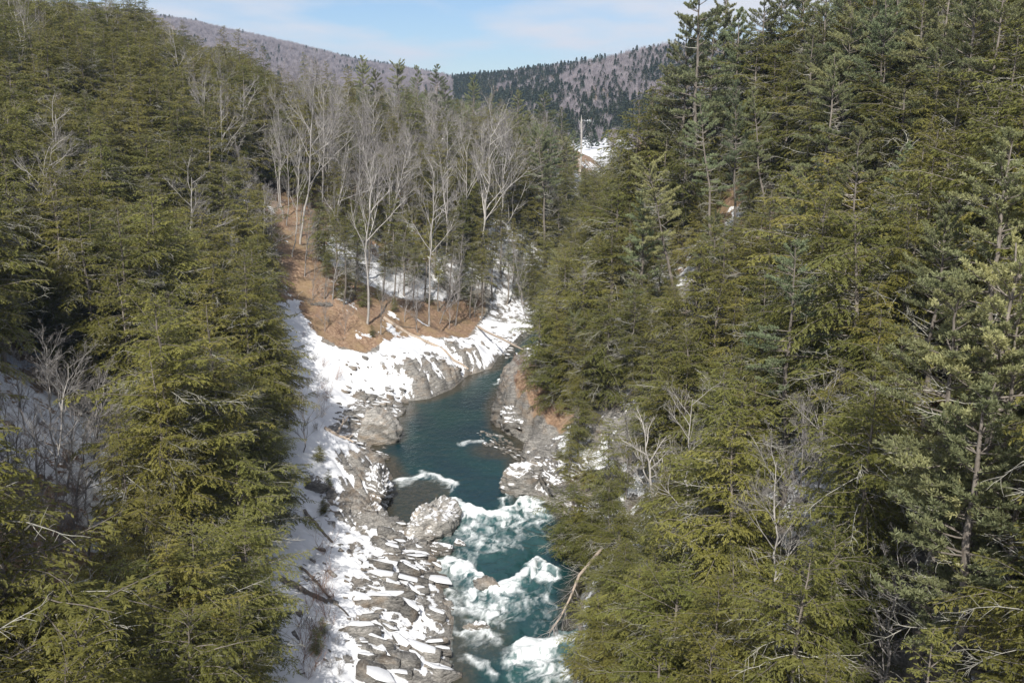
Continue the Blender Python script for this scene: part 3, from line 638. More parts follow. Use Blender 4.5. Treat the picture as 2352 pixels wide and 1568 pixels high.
ALL = []                                    # everything countable, for labels
def spawn(proto, x, y, s, rz, lean=0.0, name=None, z=None, leany=0.0, sx=1.0):
    z = hz(x, y) if z is None else z
    o = bpy.data.objects.new(name or proto['kind'], None); COL.objects.link(o)
    o.location = (x, y, z - 0.1)
    o.rotation_euler = (Matrix.Rotation(lean, 3, 'Y') @ Matrix.Rotation(leany, 3, 'X') @ Matrix.Rotation(rz, 3, 'Z')).to_euler()
    o.scale = (s * sx, s * sx, s); o.empty_display_size = 0.5
    for nm, me in proto['parts']: link(nm, me, o)
    U, V = proj(x + math.sin(lean) * s * proto['h'] * 0.6, y, z + s * proto['h'] * 0.6)
    ALL.append(dict(o=o, kind=proto['kind'], U=float(U), V=float(V), y=y, s=s, h=s * proto['h'], x=x))
    return o
def hero(proto, base, top, rz=None, name=None, sx=1.0, leany=0.0):
    """a tree whose foot and top are both read off the photograph"""
    b = at(*base); d = ray(*top); t = b[1] / d[1]; zt = H + d[2] * t; xt = d[0] * t
    hh = math.hypot(zt - b[2], xt - b[0]); lean = math.atan2(xt - b[0], zt - b[2])
    HERO.append((b[0], b[1]))
    return spawn(proto, b[0], b[1], hh / proto['h'], random.uniform(0, 6.28) if rz is None else rz, lean, name, b[2], leany, sx)
def hero_top(proto, U, V, h, rz=None, name=None, sx=1.0, lean=0.0, ymin=45, ymax=420):
    """a tree whose foot is hidden: stand it where its top of height h meets the sight line"""
    d = ray(U, V); d = d / d[1]; ys = np.arange(ymin, ymax, 1.0); X = d[0] * ys; Z = H + d[2] * ys
    cl = Z - height(X, ys, False); k = np.nonzero(cl <= h)[0]; i = k[0] if len(k) else int(np.argmin(cl))
    hh = cl[i]; HERO.append((X[i], ys[i]))
    return spawn(proto, X[i] - math.sin(lean) * hh, ys[i], hh / proto['h'], random.uniform(0, 6.28) if rz is None else rz, lean, name, None, 0, sx)
HERO = []
R_ = random.uniform
exec_heroes = []
# ---- bare trees on the leaf-covered bank and behind it
def heroes():
    B = BAR
    birch = make_bare(71, 24, 0.5, 0.5, 12, path=[(0,0,-1.2),(0.3,0,2),(0.9,0,5),(1.6,0.2,8),(2.6,0.3,11),(3.0,0.2,14),(3.1,0.1,17),(3.6,0,20),(3.9,0,23)], r0=0.22, m_tr='pale', kind='birch_tree')
    heroL = [(birch, (845,745), (905,400)), (B[3], (985,748), (1000,392)), (B[1], (648,500), (640,240)), (B[0], (690,560), (720,190)), (B[1], (672,590), (690,330)),
             (B[1], (735,510), (745,205)), (B[4], (815,560), (835,270)), (B[3], (880,590), (940,330)), (B[1], (1060,620), (1075,330)), (B[0], (1110,660), (1130,268)), (B[2], (1155,600), (1165,290)),
             (B[4], (765,690), (790,520)), (B[5], (812,690), (835,560)), (B[5], (958,765), (962,630)), (B[4], (1045,745), (1060,560)), (B[5], (915,690), (930,560)), (B[5], (1090,730), (1110,600)), (B[5], (720,690), (725,600)), (B[5], (745,760), (750,660)), (B[5], (790,770), (800,690)), (B[4], (875,770), (880,640)), (B[5], (930,740), (945,620)), (B[5], (1030,755), (1035,640)), (B[5], (840,680), (850,560)), (B[4], (700,640), (715,480)), (B[7], (660,520), (665,300)), (B[6], (780,600), (800,330)), (B[7], (930,600), (925,350)), (B[6], (1015,610), (1010,370)), (B[7], (850,600), (870,360)), (B[4], (1010,742), (1060,620))]
    for p, b, t in heroL: hero(p, b, t, sx=0.9)
    for i, (u, v, h) in enumerate([(395,70,20),(505,155,20),(560,205,20),(600,230,18),(655,165,21),(470,200,18),(690,190,20),(780,250,18),(850,245,18),(905,215,18),(945,245,17),(1000,290,17),(1075,280,17),(1115,300,16),(1150,275,17),(1185,330,16),(1150,370,16),(1095,350,16),(870,330,16),(30,20,20),(60,0,22),(940,290,17),(975,330,16),(720,250,18),(620,300,16),(545,330,16)]):
        hero_top(B[(0, 1, 2, 3, 4, 6, 7)[i % 7]], u, v, h, sx=R_(0.9, 1.2), lean=random.gauss(0, 0.05))
    # left foreground bare trees
    hero(B[3], (45,690), (118,335), rz=1.0); hero(B[0], (125,1080), (105,790)); hero(B[2], (128,1180), (160,830)); hero(B[4], (60,1000), (30,800)); hero(B[5], (230,1130), (225,900), sx=1.3)
    for b, t in [((80,1240),(60,1010)), ((110,1420),(112,1180)), ((180,1200),(200,960)), ((40,1180),(20,980)), ((250,1060),(280,900)), ((290,1190),(300,960)), ((20,1330),(15,1120)), ((200,1290),(190,1080)), ((620,1540),(560,1330)),((30,1080),(40,900)),((95,1130),(80,930)),((150,1130),(170,920)),((15,1230),(30,1050)),((60,1340),(50,1150)),((130,1320),(150,1120)),((90,1200),(100,1000)),((170,1290),(165,1090)),((10,1120),(5,900)),((210,1060),(240,860)),((275,1120),(250,940)), ((470,1540),(520,1350)), ((330,1520),(310,1330))]: hero(random.choice(B[4:6]), b, t, sx=1.25)
    hero_top(B[4], 425, 385, 14); hero_top(B[2], 350, 420, 13); hero_top(B[4], 470, 430, 11); hero_top(B[5], 690, 900, 8, sx=1.5)
    # right bank
    hero(make_bare(72, 16, 0.62, 0.3, 11, r0=0.34, m_tr='pale', m_tw='pale', trop=0.35, fine=0.8), (1508,1215), (1478,985), rz=0.4)
    hero(make_bare(73, 18, 0.6, 0.2, 12, r0=0.17, m_tr='pale', m_tw='pale'), (1583,1225), (1592,915))
    hero_top(B[2], 1895, 880, 12); hero_top(B[4], 1850, 960, 11); hero_top(B[2], 1545, 290, 15); hero_top(B[4], 1345, 620, 12, sx=1.2); hero_top(B[5], 1790, 280, 12)
    hero_top(B[4], 1440, 950, 11); hero_top(B[5], 2070, 1290, 9, sx=1.3); hero_top(B[2], 2190, 60, 15); hero_top(B[4], 1880, 20, 16)
    hero(B[5], (1210,735), (1180,560), sx=0.6)
    # pines: the skyline row in the middle
    P = PIN
    for u, v, h, k, sx in [(832,128,24,0,1),(862,160,20,2,1),(912,145,23,3,.9),(958,150,24,1,.8),(1003,148,25,1,1),(1022,190,20,2,1),(1088,172,23,0,1),(1130,215,18,4,1),(1192,208,20,4,1.2),(1250,210,22,2,1.1),(1290,245,19,0,1),(1320,300,17,4,1.2),(1215,255,18,2,1),(1160,240,18,0,1)]:
        hero_top(P[k], u, v, h, sx=sx)
    hero_top(PIN[3], 1238, 288, 27, lean=-0.06, sx=0.9, name='pine_tree', ymax=260)
    hero(PIN[3], (1562,760), (1490,372), rz=2.0, sx=1.0)
    hero(PIN[1], (1640,640), (1608,215), sx=0.85); hero(PIN[0], (1690,600), (1690,185), sx=0.75); hero(PIN[1], (1765,560), (1728,200), sx=0.8)
    hero(PIN[4], (1778,700), (1775,440), sx=0.95); hero_top(PIN[1], 1612, -60, 30, sx=1.1); hero_top(PIN[0], 1668, -30, 28); hero_top(PIN[1], 1760, -40, 28); hero_top(PIN[0], 1700, 20, 26)
    for u, v, h, k in [(1800,-60,27,0),(1850,-80,27,2),(1905,-60,28,1),(1960,-90,28,0),(2010,-60,27,2),(2070,-90,28,0),(2130,-60,27,1),(2190,-90,28,2),(2250,-70,28,0),(2310,-90,28,1),(1580,40,24,0),(1640,20,25,2)]: hero_top(PIN[k], u, v, h)
    for u, v, h, k in [(1780,0,22,1),(1830,20,21,0),(1890,30,21,3),(1990,40,20,1),(2100,20,22,0),(2220,30,22,1),(2290,20,22,5),(2340,40,22,0)]: hero_top(HEM[k], u, v, h)
    for u, v, h, k, sx in [(1960,20,26,2,1.1),(2040,-20,28,0,1.2),(1930,130,22,2,1.1),(2080,330,18,4,1.1),(2010,470,16,4,1.0),(2205,640,24,1,1.3),(2330,560,24,2,1.2),(2320,300,24,0,1.2),(2290,880,20,4,1.3),(2340,700,20,2,1.2),(1870,60,24,1,1),(2180,440,20,0,1),(2330,1020,18,4,1.3),(1480,430,22,4,.9),(1830,380,18,4,1)]:
        hero_top(P[k], u, v, h, sx=sx)
    # hemlocks that shape the skyline and the banks
    Hm = HEM
    for i, (b, t) in enumerate([((745,690),(752,560)),((790,700),(795,500)),((815,680),(830,470)),((845,640),(850,450)),((880,690),(885,520)),((905,700),(915,540)),((928,680),(935,480)),((950,705),(955,560)),((975,690),(985,500)),((1005,715),(1010,570)),((1032,690),(1040,480)),((1060,640),(1065,440)),((1078,728),(1085,560)),((1105,735),(1110,570)),((1108,690),(1105,500)),((770,640),(775,470)),((730,600),(735,440)),((690,545),(700,400)),((1000,640),(1000,450)),((1130,690),(1132,530)),((1150,640),(1148,460)),((1165,700),(1170,560)),((1122,600),(1120,430)),((1178,650),(1180,500)),((1140,580),(1140,430)),((900,630),(905,440))]):
        hero(HEM2[i % 2], b, t, sx=0.95)
    for u, v, h, k, sx in [(515,58,25,3,.75),(548,66,25,3,.75),(600,104,24,3,.8),(575,92,24,3,.75),(420,45,20,1,.9),(500,118,20,3,1),(530,130,20,0,.9),(560,140,20,3,1),(590,150,19,0,.9),(622,172,18,3,1),(605,205,18,0,1),(470,130,20,1,.9),(540,182,18,0,.9),(440,108,20,0,1),(660,165,18,3,.9),(770,170,18,3,.9),(805,185,18,0,.9),(455,80,19,0,.9),(485,110,18,2,1),(640,150,17,3,.9),(695,118,18,3,.7),(722,130,18,3,.7),(748,140,18,3,.75),(800,150,19,0,.9),(330,10,21,1,1),(290,-10,22,1,1),(240,-30,22,0,1),(870,200,16,2,1),(1150,225,14,0,1),
        (1548,150,19,1,1),(1500,195,18,0,1),(1470,235,17,2,1),(1435,270,16,3,1),(1410,300,15,0,.9),(1380,345,14,2,.9),(1345,365,14,0,1),(1310,385,14,2,1),(1365,380,14,3,1),(1525,215,18,2,1),(1580,180,20,1,1),(1620,150,21,0,1),(1290,420,15,1,1),(1330,430,15,0,1),
        (1200,480,13,3,.9),(1216,560,12,0,.9),(1198,610,9,2,.9),(1228,650,10,4,.9),(1190,540,12,3,.8),(200,-40,24,1,1),(150,-50,24,0,1),(100,-60,24,3,1),(310,-30,24,1,1),(345,20,22,3,.9),(375,45,20,0,.9),
        (870,260,18,1,1.0),(1040,290,19,0,.9),(1065,340,18,2,1),(1000,360,17,3,1),(1085,430,17,0,1.1),(1020,440,15,2,1.1),(780,400,14,0,1),(740,470,12,4,1.1),(820,450,13,2,1),(930,470,13,4,1),(860,420,14,0,1),(900,520,10,4,1),(1060,500,12,2,1),(1100,520,12,4,1),(960,550,9,4,1),(820,560,8,4,1),(790,600,7,4,1.2),(1060,610,8,4,1.2),
        (560,560,14,4,1.0),(570,640,13,2,1.0),(590,700,12,4,1.0),(600,860,13,0,1.0),(590,960,13,4,1.0),(540,1010,14,4,1.1),(630,1000,10,6,1.0),(510,840,15,0,1.0),(560,1180,13,4,1.1),(575,1290,11,4,1.0),(440,1200,14,4,1.1),(330,1120,14,5,1.2),(280,1290,13,4,1.2),(430,1400,12,4,1.2),(510,1380,11,2,1.1),(30,1330,15,4,1.1),(10,1430,14,4,1.1),(70,1420,13,2,1.1),(130,1470,12,6,1.2),(200,1380,13,4,1.2),(170,1330,11,2,1.1),(60,1500,12,0,1.1),(250,1480,12,4,1.2),(340,1350,13,0,1.2),(380,1250,13,4,1.2),(240,1230,12,6,1.1),
        (1280,640,15,0,1),(1240,700,13,4,1),(1275,780,11,4,1.1),(1300,560,16,1,1),(1400,620,17,3,1),(1330,900,9,4,1),(1310,980,9,0,.7),(1400,960,12,0,1),(1320,1110,9,4,1.5),(1345,1140,8,2,1.5),(1360,1180,7,4,1.5),(1375,1370,7,4,1.5),(1385,1420,6,2,1.6),(1425,1180,9,4,1.3),(1440,1250,9,2,1.3),(1405,1300,7,4,1.4),(1400,1100,9,4,1.2),(1470,1300,13,0,1.1),(1560,1290,14,4,1.1),(1650,1320,15,0,1.1),(1430,1420,10,4,1.2),(1520,1440,12,4,1.2),(1390,1490,8,4,1.2),(1640,1480,14,2,1.2)]:
        hero_top(Hm[k], u, v, h, sx=sx)
heroes()

# ------------------------------------------------------------------ the rest of the wood
CLEAR = [[(620,1600),(690,1400),(700,1250),(735,1130),(720,1000),(715,860),(690,770),(672,640),(655,560),(640,450),(715,440),(745,560),(770,690),(860,705),(1000,735),(1100,705),(1120,520),(1165,500),(1185,700),(1232,760),(1225,840),(1250,900),(1300,990),(1380,1060),(1330,1150),(1250,1160),(1370,1230),(1380,1300),(1340,1450),(1330,1600)],
         [(0,810),(150,870),(250,970),(240,1080),(140,1170),(0,1150)],
         [(1325,250),(1400,250),(1395,360),(1330,368)], [(740,560),(1115,560),(1110,740),(760,700)]]
CLEAR2 = [([(1450,990),(1620,940),(1610,1180),(1470,1180)], 108), ([(1450,390),(1550,390),(1560,640),(1500,640)], 165), ([(1600,230),(1750,230),(1750,480),(1620,480)], 185), ([(2090,660),(2330,600),(2330,1000),(2150,1000)], 100), ([(20,350),(150,350),(100,680),(20,680)], 110), ([(560,230),(860,250),(850,440),(640,470),(560,380)], 215), ([(1195,300),(1290,300),(1285,560),(1225,560)], 235), ([(235,345),(295,345),(295,400),(235,400)], 120)]
SKY_U = [-400, 0, 330, 360, 420, 470, 520, 600, 650, 700, 760, 830, 1000, 1050, 1090, 1150, 1250, 1310, 1330, 1395, 1410, 1480, 1545, 1560, 2700]
SKY_V = [-300, -200, -40, 45, 75, 105, 95, 140, 180, 180, 195, 190, 205, 225, 230, 255, 262, 310, 375, 375, 330, 235, 180, -120, -300]
def scatter():
    cell = 4.8; pts = []
    gx = np.arange(-190, 200, cell); gy = np.arange(30, 400, cell)
    X, Y = np.meshgrid(gx, gy); X = X.ravel() + RNG.uniform(-.46, .46, X.size) * cell; Y = Y.ravel() + RNG.uniform(-.46, .46, Y.size) * cell
    Z = height(X, Y); wet, dl, dr, left = sides(X, Y); d = np.minimum(dl, dr)
    Ug, _ = proj(X, Y, Z)
    ok = (~wet) & (d > 4.5) & (Ug > -260) & (Ug < 2620)
    ha = np.array(HERO); out = []
    for i in np.nonzero(ok)[0]:
        x, y, z = X[i], Y[i], Z[i]
        if ((ha[:, 0] - x) ** 2 + (ha[:, 1] - y) ** 2).min() < 2.5 ** 2: continue
        L = left[i]; r = RNG.uniform()
        hh = RNG.uniform(14, 23) * min(1.0, 0.55 + d[i] / 45)
        kind = 'h'
        U0, V0 = proj(x, y, z + hh)
        if L:
            dec = (500 < U0 < 870 and (215 if U0 < 650 else 165) < V0 < 480) or (850 < U0 < 1200 and 220 < V0 < 520)
            if dec: kind = 'b' if r < 0.52 else 'h'
            elif U0 > 800 and V0 < 330: kind = 'p' if r < 0.45 else ('b' if r < 0.7 else 'h')
            else: kind = 'b' if r < 0.035 else 'h'
        else:
            kind = 'p' if r < 0.07 else ('b' if r < 0.085 else 'h')
        if kind == 'p': hh *= 1.15
        jit = RNG.uniform(0, 30)
        for _ in range(8):                                        # keep the roofline of the wood
            U1, V1 = proj(x, y, z + hh)
            if V1 < np.interp(U1, SKY_U, SKY_V) + jit: hh *= 0.92
            else: break
        if V1 < np.interp(U1, SKY_U, SKY_V) - 6 or hh < 6: continue
        for P, yl in CLEAR2:                                      # lower trees where a taller one shows over them
            while y < yl and hh > 8:
                a, b = proj(np.array([x, x - .1 * hh, x + .1 * hh, x]), np.full(4, y), z + hh * np.array([1, .8, .8, .6]))
                if inpoly(a, b, P).any(): hh *= 0.88
                else: break
        rr = 0.20 * hh * (0.5 if kind == 'b' else 1.0); bad = False
        for f, w in ((0.98, 0.1), (0.75, 0.5), (0.5, 0.8), (0.3, 0.95), (0.15, 0.8)):
            for sg in (-1, 0, 1):
                a, b = proj(x + sg * rr * w, y, z + hh * f)
                for P in CLEAR:
                    if inpoly(np.array([a]), np.array([b]), P)[0]: bad = True
            if bad: break
        if bad: continue
        out.append((x, y, z, hh, kind))
    return out
WOOD = scatter()
print('wood', len(WOOD), 'hero', len(HERO))
def split_wood():
    """the trees that show largest stand as things; the remainder is one mass"""
    occ = np.zeros((76, 114)); far = []
    WOOD.sort(key=lambda w: w[1])
    lim = {'h': 300 - sum(a['kind'] == 'hemlock_tree' for a in ALL), 'p': 230, 'b': 200}; used = {'h': 0, 'p': 0, 'b': 0}
    for x, y, z, hh, k in WOOD:
        proto = random.choice(HEM if k == 'h' else PIN if k == 'p' else BAR[:5] + BAR[6:]); s = hh / proto['h']; rz = R_(0, 6.28); lean = random.gauss(0, 0.035)
        u1, v1 = proj(x, y, z + hh); rw = 0.16 * hh
        ua, _ = proj(x - rw, y, z); ub, vb = proj(x + rw, y, z + hh * 0.35)
        c0, c1 = int(max(ua / 22, 0)), int(min(ub / 22, 107)); r0, r1 = int(max(v1 / 22, 0)), int(min(vb / 22, 71))
        seen = 0
        if c1 >= c0 and r1 >= r0 and ub > 0 and ua < 2352 and v1 < 1568:
            reg = occ[r0:r1 + 1, c0:c1 + 1]; seen = (reg < 1.6).sum()
            if k != 'b': occ[r0:r1 + 1, c0 + (c1 > c0 + 2):c1 + 1 - (c1 > c0 + 2)] += 0.8
        if seen > 2 and used[k] < lim[k]:
            used[k] += 1; spawn(proto, x, y, s, rz, lean, z=z, sx=R_(0.9, 1.15), leany=random.gauss(0, 0.03))
        else: far.append((x, y, z, s, rz, proto))
    print('things', used, 'mass', len(far)); return far
MASS = split_wood()

def instancer(name, items, protos, label, group_parts):
    """one object: points carrying whole-tree instances"""
    me = bpy.data.meshes.new(name); n = len(items)
    me.vertices.add(n); me.vertices.foreach_set('co', np.array([(i[0], i[1], i[2] - 0.1) for i in items], np.float32).ravel())
    def A(nm, typ, fld, v): a = me.attributes.new(nm, typ, 'POINT'); a.data.foreach_set(fld, np.asarray(v).ravel())
    pid = {id(p): k for k, p in enumerate(protos)}
    A('vi', 'INT', 'value', np.array([pid[id(i[5])] for i in items], np.int32)); A('sc', 'FLOAT', 'value', np.array([i[3] for i in items], np.float32))
    A('rt', 'FLOAT_VECTOR', 'vector', np.array([(0, 0, i[4]) for i in items], np.float32))
    o = link(name, me); ng = bpy.data.node_groups.new(name, 'GeometryNodeTree')
    ng.interface.new_socket('Geometry', in_out='INPUT', socket_type='NodeSocketGeometry'); ng.interface.new_socket('Geometry', in_out='OUTPUT', socket_type='NodeSocketGeometry')
    N, L = ng.nodes, ng.links; gi = N.new('NodeGroupInput'); go = N.new('NodeGroupOutput'); jn = N.new('GeometryNodeJoinGeometry')
    def na(nm, t):
        a = N.new('GeometryNodeInputNamedAttribute'); a.data_type = t; a.inputs['Name'].default_value = nm; return a.outputs['Attribute']
    for part in group_parts:
        c = bpy.data.collections.new(name + '_' + part)
        for k, p in enumerate(protos):
            me2 = dict(p['parts'])[part]; c.objects.link(bpy.data.objects.new(f'{part}_source_{k:02d}', me2))
        ci = N.new('GeometryNodeCollectionInfo'); ci.inputs['Collection'].default_value = c; ci.inputs['Separate Children'].default_value = True; ci.inputs['Reset Children'].default_value = True
        ip = N.new('GeometryNodeInstanceOnPoints'); ip.inputs['Pick Instance'].default_value = True
        L.new(gi.outputs[0], ip.inputs['Points']); L.new(ci.outputs[0], ip.inputs['Instance']); L.new(na('vi', 'INT'), ip.inputs['Instance Index'])
        L.new(na('rt', 'FLOAT_VECTOR'), ip.inputs['Rotation']); L.new(na('sc', 'FLOAT'), ip.inputs['Scale']); L.new(ip.outputs[0], jn.inputs[0])
    L.new(jn.outputs[0], go.inputs[0]); md = o.modifiers.new('trees', 'NODES'); md.node_group = ng
    return tag(o, label, kind='stuff')
hm = [i for i in MASS if i[5]['kind'] != 'bare_tree']; bm_ = [i for i in MASS if i[5]['kind'] == 'bare_tree']
if hm: instancer('distant_conifer_wood', hm, HEM + PIN, 'dense evergreen wood filling the slopes behind the nearer trees', ['trunk', 'limb_set', 'crown', 'dead_twig_set'])
if bm_: instancer('distant_bare_wood', bm_, BAR, 'leafless grey wood filling in behind the nearer trees', ['trunk', 'limb_set', 'twig_set'])

# ------------------------------------------------------------------ far hills' wood
def make_far_conifer(seed, h, r):
    rng = np.random.default_rng(seed); n = 170; t = rng.uniform(0, 1, n) ** 0.8; az = rng.uniform(0, 6.28, n)
    rad = r * (1 - t) * np.interp(t, [0, .15, 1], [0.7, 1, 1]) * rng.uniform(0.4, 1.1, n) + 0.1; C = np.stack([np.cos(az) * rad, np.sin(az) * rad, 1.5 + t * (h - 1.5)], 1)
    A = unit(np.stack([np.cos(az), np.sin(az), rng.normal(-0.1, .3, n)], 1)); Nn = unit(np.array([0, 0, 1]) + rng.normal(0, .5, (n, 3))); b = Bag()
    V, F = blades(C, A, Nn, rng.uniform(1.2, 2.6, n), rng.uniform(.7, 1.5, n)); b.add(V, F, np.repeat(rng.uniform(.2, .9, n), 4))
    return dict(kind='far_conifer', h=h, r=r, parts=[('crown', b.mesh('crown', M['far_pine']))])
def make_far_bare(seed, h, r):
    rng = np.random.default_rng(seed); n = 130; az = rng.uniform(0, 6.28, n); e = rng.uniform(0.0, 0.85, n)
    D = np.stack([np.cos(az) * np.sin(e), np.sin(az) * np.sin(e), np.cos(e)], 1); O = np.stack([rng.normal(0, .3, n), rng.normal(0, .3, n), h * rng.uniform(0.15, 0.55, n)], 1) + D * np.array([1, 1, 0]) * r * rng.uniform(0, .6, (n, 1))
    P = grow(rng, O, D, h * rng.uniform(0.25, 0.5, n), 3, 0.3, 0.1); b = Bag(); b.tubes(P, np.full((n, 3), 0.085) * np.array([1.2, 1, .5]), 3)
    tr = np.zeros((1, 4, 3)); tr[0, :, 2] = np.linspace(-1, h * .8, 4); b.tubes(tr, np.array([[.3, .25, .2, .1]]), 4)
    return dict(kind='far_bare', h=h, r=r, parts=[('crown', b.mesh('crown', M['fartwig'], False, False))])
FC = [make_far_conifer(81, 14, 4.0), make_far_conifer(82, 16, 4.6), make_far_conifer(83, 12, 4.2)]; FB = [make_far_bare(91, 13, 4.5), make_far_bare(92, 15, 5), make_far_bare(93, 12, 4.5)]
HOUSES = [(1352, 292), (1122, 190)]
def far_wood():
    n = 110000; a = RNG.uniform(-0.62, 0.62, n); r = np.sqrt(RNG.uniform(430.0 ** 2, 2750.0 ** 2, n)); x = np.sin(a) * r; y = np.cos(a) * r
    U = (512 + FPX * np.tan(a) / CP) / PXS
    keep = (U > -600) & (U < 3000)
    p = fbm(x / 110, y / 150, 4, 123)
    lefth = U < 1040
    pc = np.where(lefth, 0.06, np.where(U < 1290, 0.85, 0.42)) + (p - 0.5) * 1.5
    band = (~lefth) & (r > 830) & (r < 1000); pc = np.where(band, 0.85, pc)
    con = RNG.uniform(0, 1, n) < pc
    keep &= ~((r < 840)) | (RNG.uniform(0, 1, n) < 0.10) & (r > 640)
    keep &= np.where(r > 1300, RNG.uniform(0, 1, n) < 0.8, True)
    for hu, hv in HOUSES:
        p = at(hu, hv); ph = math.hypot(p[0], p[1]); ah = math.atan2(p[0], p[1]); keep &= ~((np.abs(a - ah) * r < 5) & (r > ph - 28) & (r < ph + 8))
    x, y, con = x[keep], y[keep], con[keep]; z = height(x, y)
    it = [(x[i], y[i], z[i], RNG.uniform(0.7, 1.15), RNG.uniform(0, 6.28), (FC if con[i] else FB)[i % 3]) for i in range(len(x))]
    instancer('far_hill_wood', it, FC + FB, 'hazy wooded hills of bare trees and dark conifers across the horizon', ['crown'])
far_wood()

# ------------------------------------------------------------------ rocks
def ico(sub):
    import bmesh
    b = bmesh.new(); bmesh.ops.create_icosphere(b, subdivisions=sub, radius=1); b.verts.ensure_lookup_table()
    V = np.array([v.co[:] for v in b.verts]); F = np.array([[v.index for v in f.verts] for f in b.faces]); b.free(); return V, F
def n3(P, sc, s): return (vn(P[:, 0] / sc + P[:, 2] * 0.37 / sc, P[:, 1] / sc, s) + vn(P[:, 1] / sc + 7, P[:, 2] / sc + P[:, 0] * 0.3 / sc, s + 5) + vn(P[:, 2] / sc, P[:, 0] / sc + 3, s + 9)) / 3
def rock_mesh(name, rad, seed, m, sub=5, bed=0.45, rough=1.0, smooth=False):
    V, F = ico(sub); rg = np.random.default_rng(seed)
    for k in range(16):
        nn = unit(rg.normal(0, 1, 3)); c = rg.uniform(0.5, 0.9) if nn[2] > -0.3 else 1
        ov = np.maximum(V @ nn - c, 0); V = V - ov[:, None] * nn * 0.93
    V = V * np.array(rad) * 1.12
    Nn = unit(V / np.array(rad) ** 2); dip = unit(np.array([0.45, 0.35, 0.82])); mr = min(rad)
    q = V @ dip + 0.5 * (n3(V, mr * 0.8, seed) - 0.5) * mr
    led = (q / bed) - np.floor(q / bed)
    V = V + Nn * (((n3(V, mr * 0.9, seed + 1) - 0.5) * 0.5 * mr + (np.abs(n3(V, mr * 0.35, seed + 2) - 0.5)) * -0.8 * mr + (led - 0.5) * 0.42 * bed + (n3(V, mr * 0.12, seed + 3) - 0.5) * 0.22 * mr) * rough)[:, None]
    return mesh(name, V, F, m, smooth)
def rock(name, U, V, rad, rz, seed, label, m='rocksnow', sub=5, sink=0.35, z=None, bed=0.45, rough=1.0, cat='rock'):
    p = at(U, V) if z is None else np.array([*at0(U, V), z])
    o = link(name, rock_mesh(name, rad, seed, M[m], sub, bed, rough)); o.location = (p[0], p[1], p[2] + rad[2] * (1 - 2 * sink)); o.rotation_euler = (0, 0, rz)
    tag(o, label, cat, 'rocks along the river'); return o
rock('rock_outcrop', 992, 1212, (3.2, 5.0, 3.0), -0.25, 3, 'big tan rock outcrop dusted with snow in the rapids', 'tanrock', z=0, sink=0.33)
rock('rock_outcrop', 1010, 1265, (1.5, 1.2, 0.9), 0.3, 8, 'small snowy rock just below the big tan outcrop', 'rocksnow', 4, z=0)
rock('rock_outcrop', 1057, 1250, (0.7, 0.6, 0.55), 0.3, 9, 'tiny snow-topped rock at the foot of the outcrop, edge of the foam', 'rocksnow', 3, z=0)
rock('boulder', 870, 1012, (3.5, 2.7, 3.0), 0.1, 14, 'large rounded grey boulder at the left waterline', 'boulder', z=0, sink=0.16, rough=0.4, bed=1.6, cat='boulder')
rock('rock_outcrop', 1118, 1342, (1.9, 1.3, 0.55), -0.3, 15, 'wet brown rock in the middle of the lower rapids', 'rock', 4, z=0)
rock('rock_outcrop', 1095, 1440, (1.3, 0.9, 0.5), 0.2, 16, 'dark wet rock showing above the water near the slab shelf', 'rockdust', 4, z=0)
rock('rock_outcrop', 1015, 1390, (1.1, 0.7, 0.4), 0.2, 17, 'low brown rock off the slab shelf tip', 'rock', 4, z=0)
rock('rock_outcrop', 1205, 1082, (0.75, 0.5, 0.4), 0.0, 18, 'small lone stone in the water below the gravel bar, nearer the middle', 'rock', 3, z=0)
rock('rock_outcrop', 1232, 1078, (0.95, 0.6, 0.45), 0.4, 19, 'small flat stone in the water below the gravel bar, nearer the bank', 'rock', 3, z=0)
rock('rock_outcrop', 870, 1052, (1.5, 0.9, 0.7), -0.1, 20, 'flat slab-like stone off the left bank below the boulder', 'rockdust', 4, z=0)
rock('rock_outcrop', 1222, 1120, (4.2, 3.2, 3.0), 0.3, 21, 'snow-dusted round rock on the right bank above the rapids', 'rocksnow', z=0, sink=0.3)
rock('rock_outcrop', 1300, 1100, (4.0, 3.0, 2.6), -0.3, 22, 'snowy ledge on the right bank behind the round rock', 'rocksnow', sink=0.45)
rock('rock_outcrop', 1168, 965, (2.8, 5.5, 5.2), 0.1, 23, 'steep grey cliff rising from the water on the right bank', 'rock', sink=0.36, z=0, bed=0.8, rough=1.5)
rock('rock_outcrop', 1205, 985, (3.4, 4.0, 4.2), 0.4, 24, 'rough grey buttress at the near end of the right cliff', 'rockdust', sink=0.36, z=0.5, bed=0.8, rough=1.5)
rock('rock_outcrop', 1165, 905, (2.0, 4.5, 3.6), -0.15, 25, 'far shoulder of the right cliff below brown brush', 'rockdust', sink=0.40, z=0, bed=0.8, rough=1.5)
rock('rock_outcrop', 872, 1150, (2.2, 5.0, 3.4), 0.1, 26, 'steep slate cliff streaked with snow on the left bank', 'rocksnow', sink=0.42, z=0.3, bed=0.7, rough=1.4)
rock('rock_outcrop', 845, 1215, (2.4, 3.0, 2.4), -0.4, 27, 'dark slate ledge where the left cliff meets the slabs', 'rockdust', sink=0.42, z=0.8, bed=0.4)
rock('rock_outcrop', 935, 1265, (2.6, 1.8, 1.5), -0.3, 28, 'tan block of slate under the stacked slabs by the water', 'rockdust', sink=0.42, z=0.2, bed=0.4)
rock('rock_outcrop', 735, 700, (2.6, 1.0, 0.6), 0.2, 29, 'flat dark ledge on the leaf-covered slope', 'rock', 4, sink=0.4)
rock('rock_outcrop', 720, 1110, (1.6, 2.2, 1.2), 0.6, 30, 'dark rock poking from the snow under the hemlocks, left bank', 'rockdust', 4, sink=0.45)

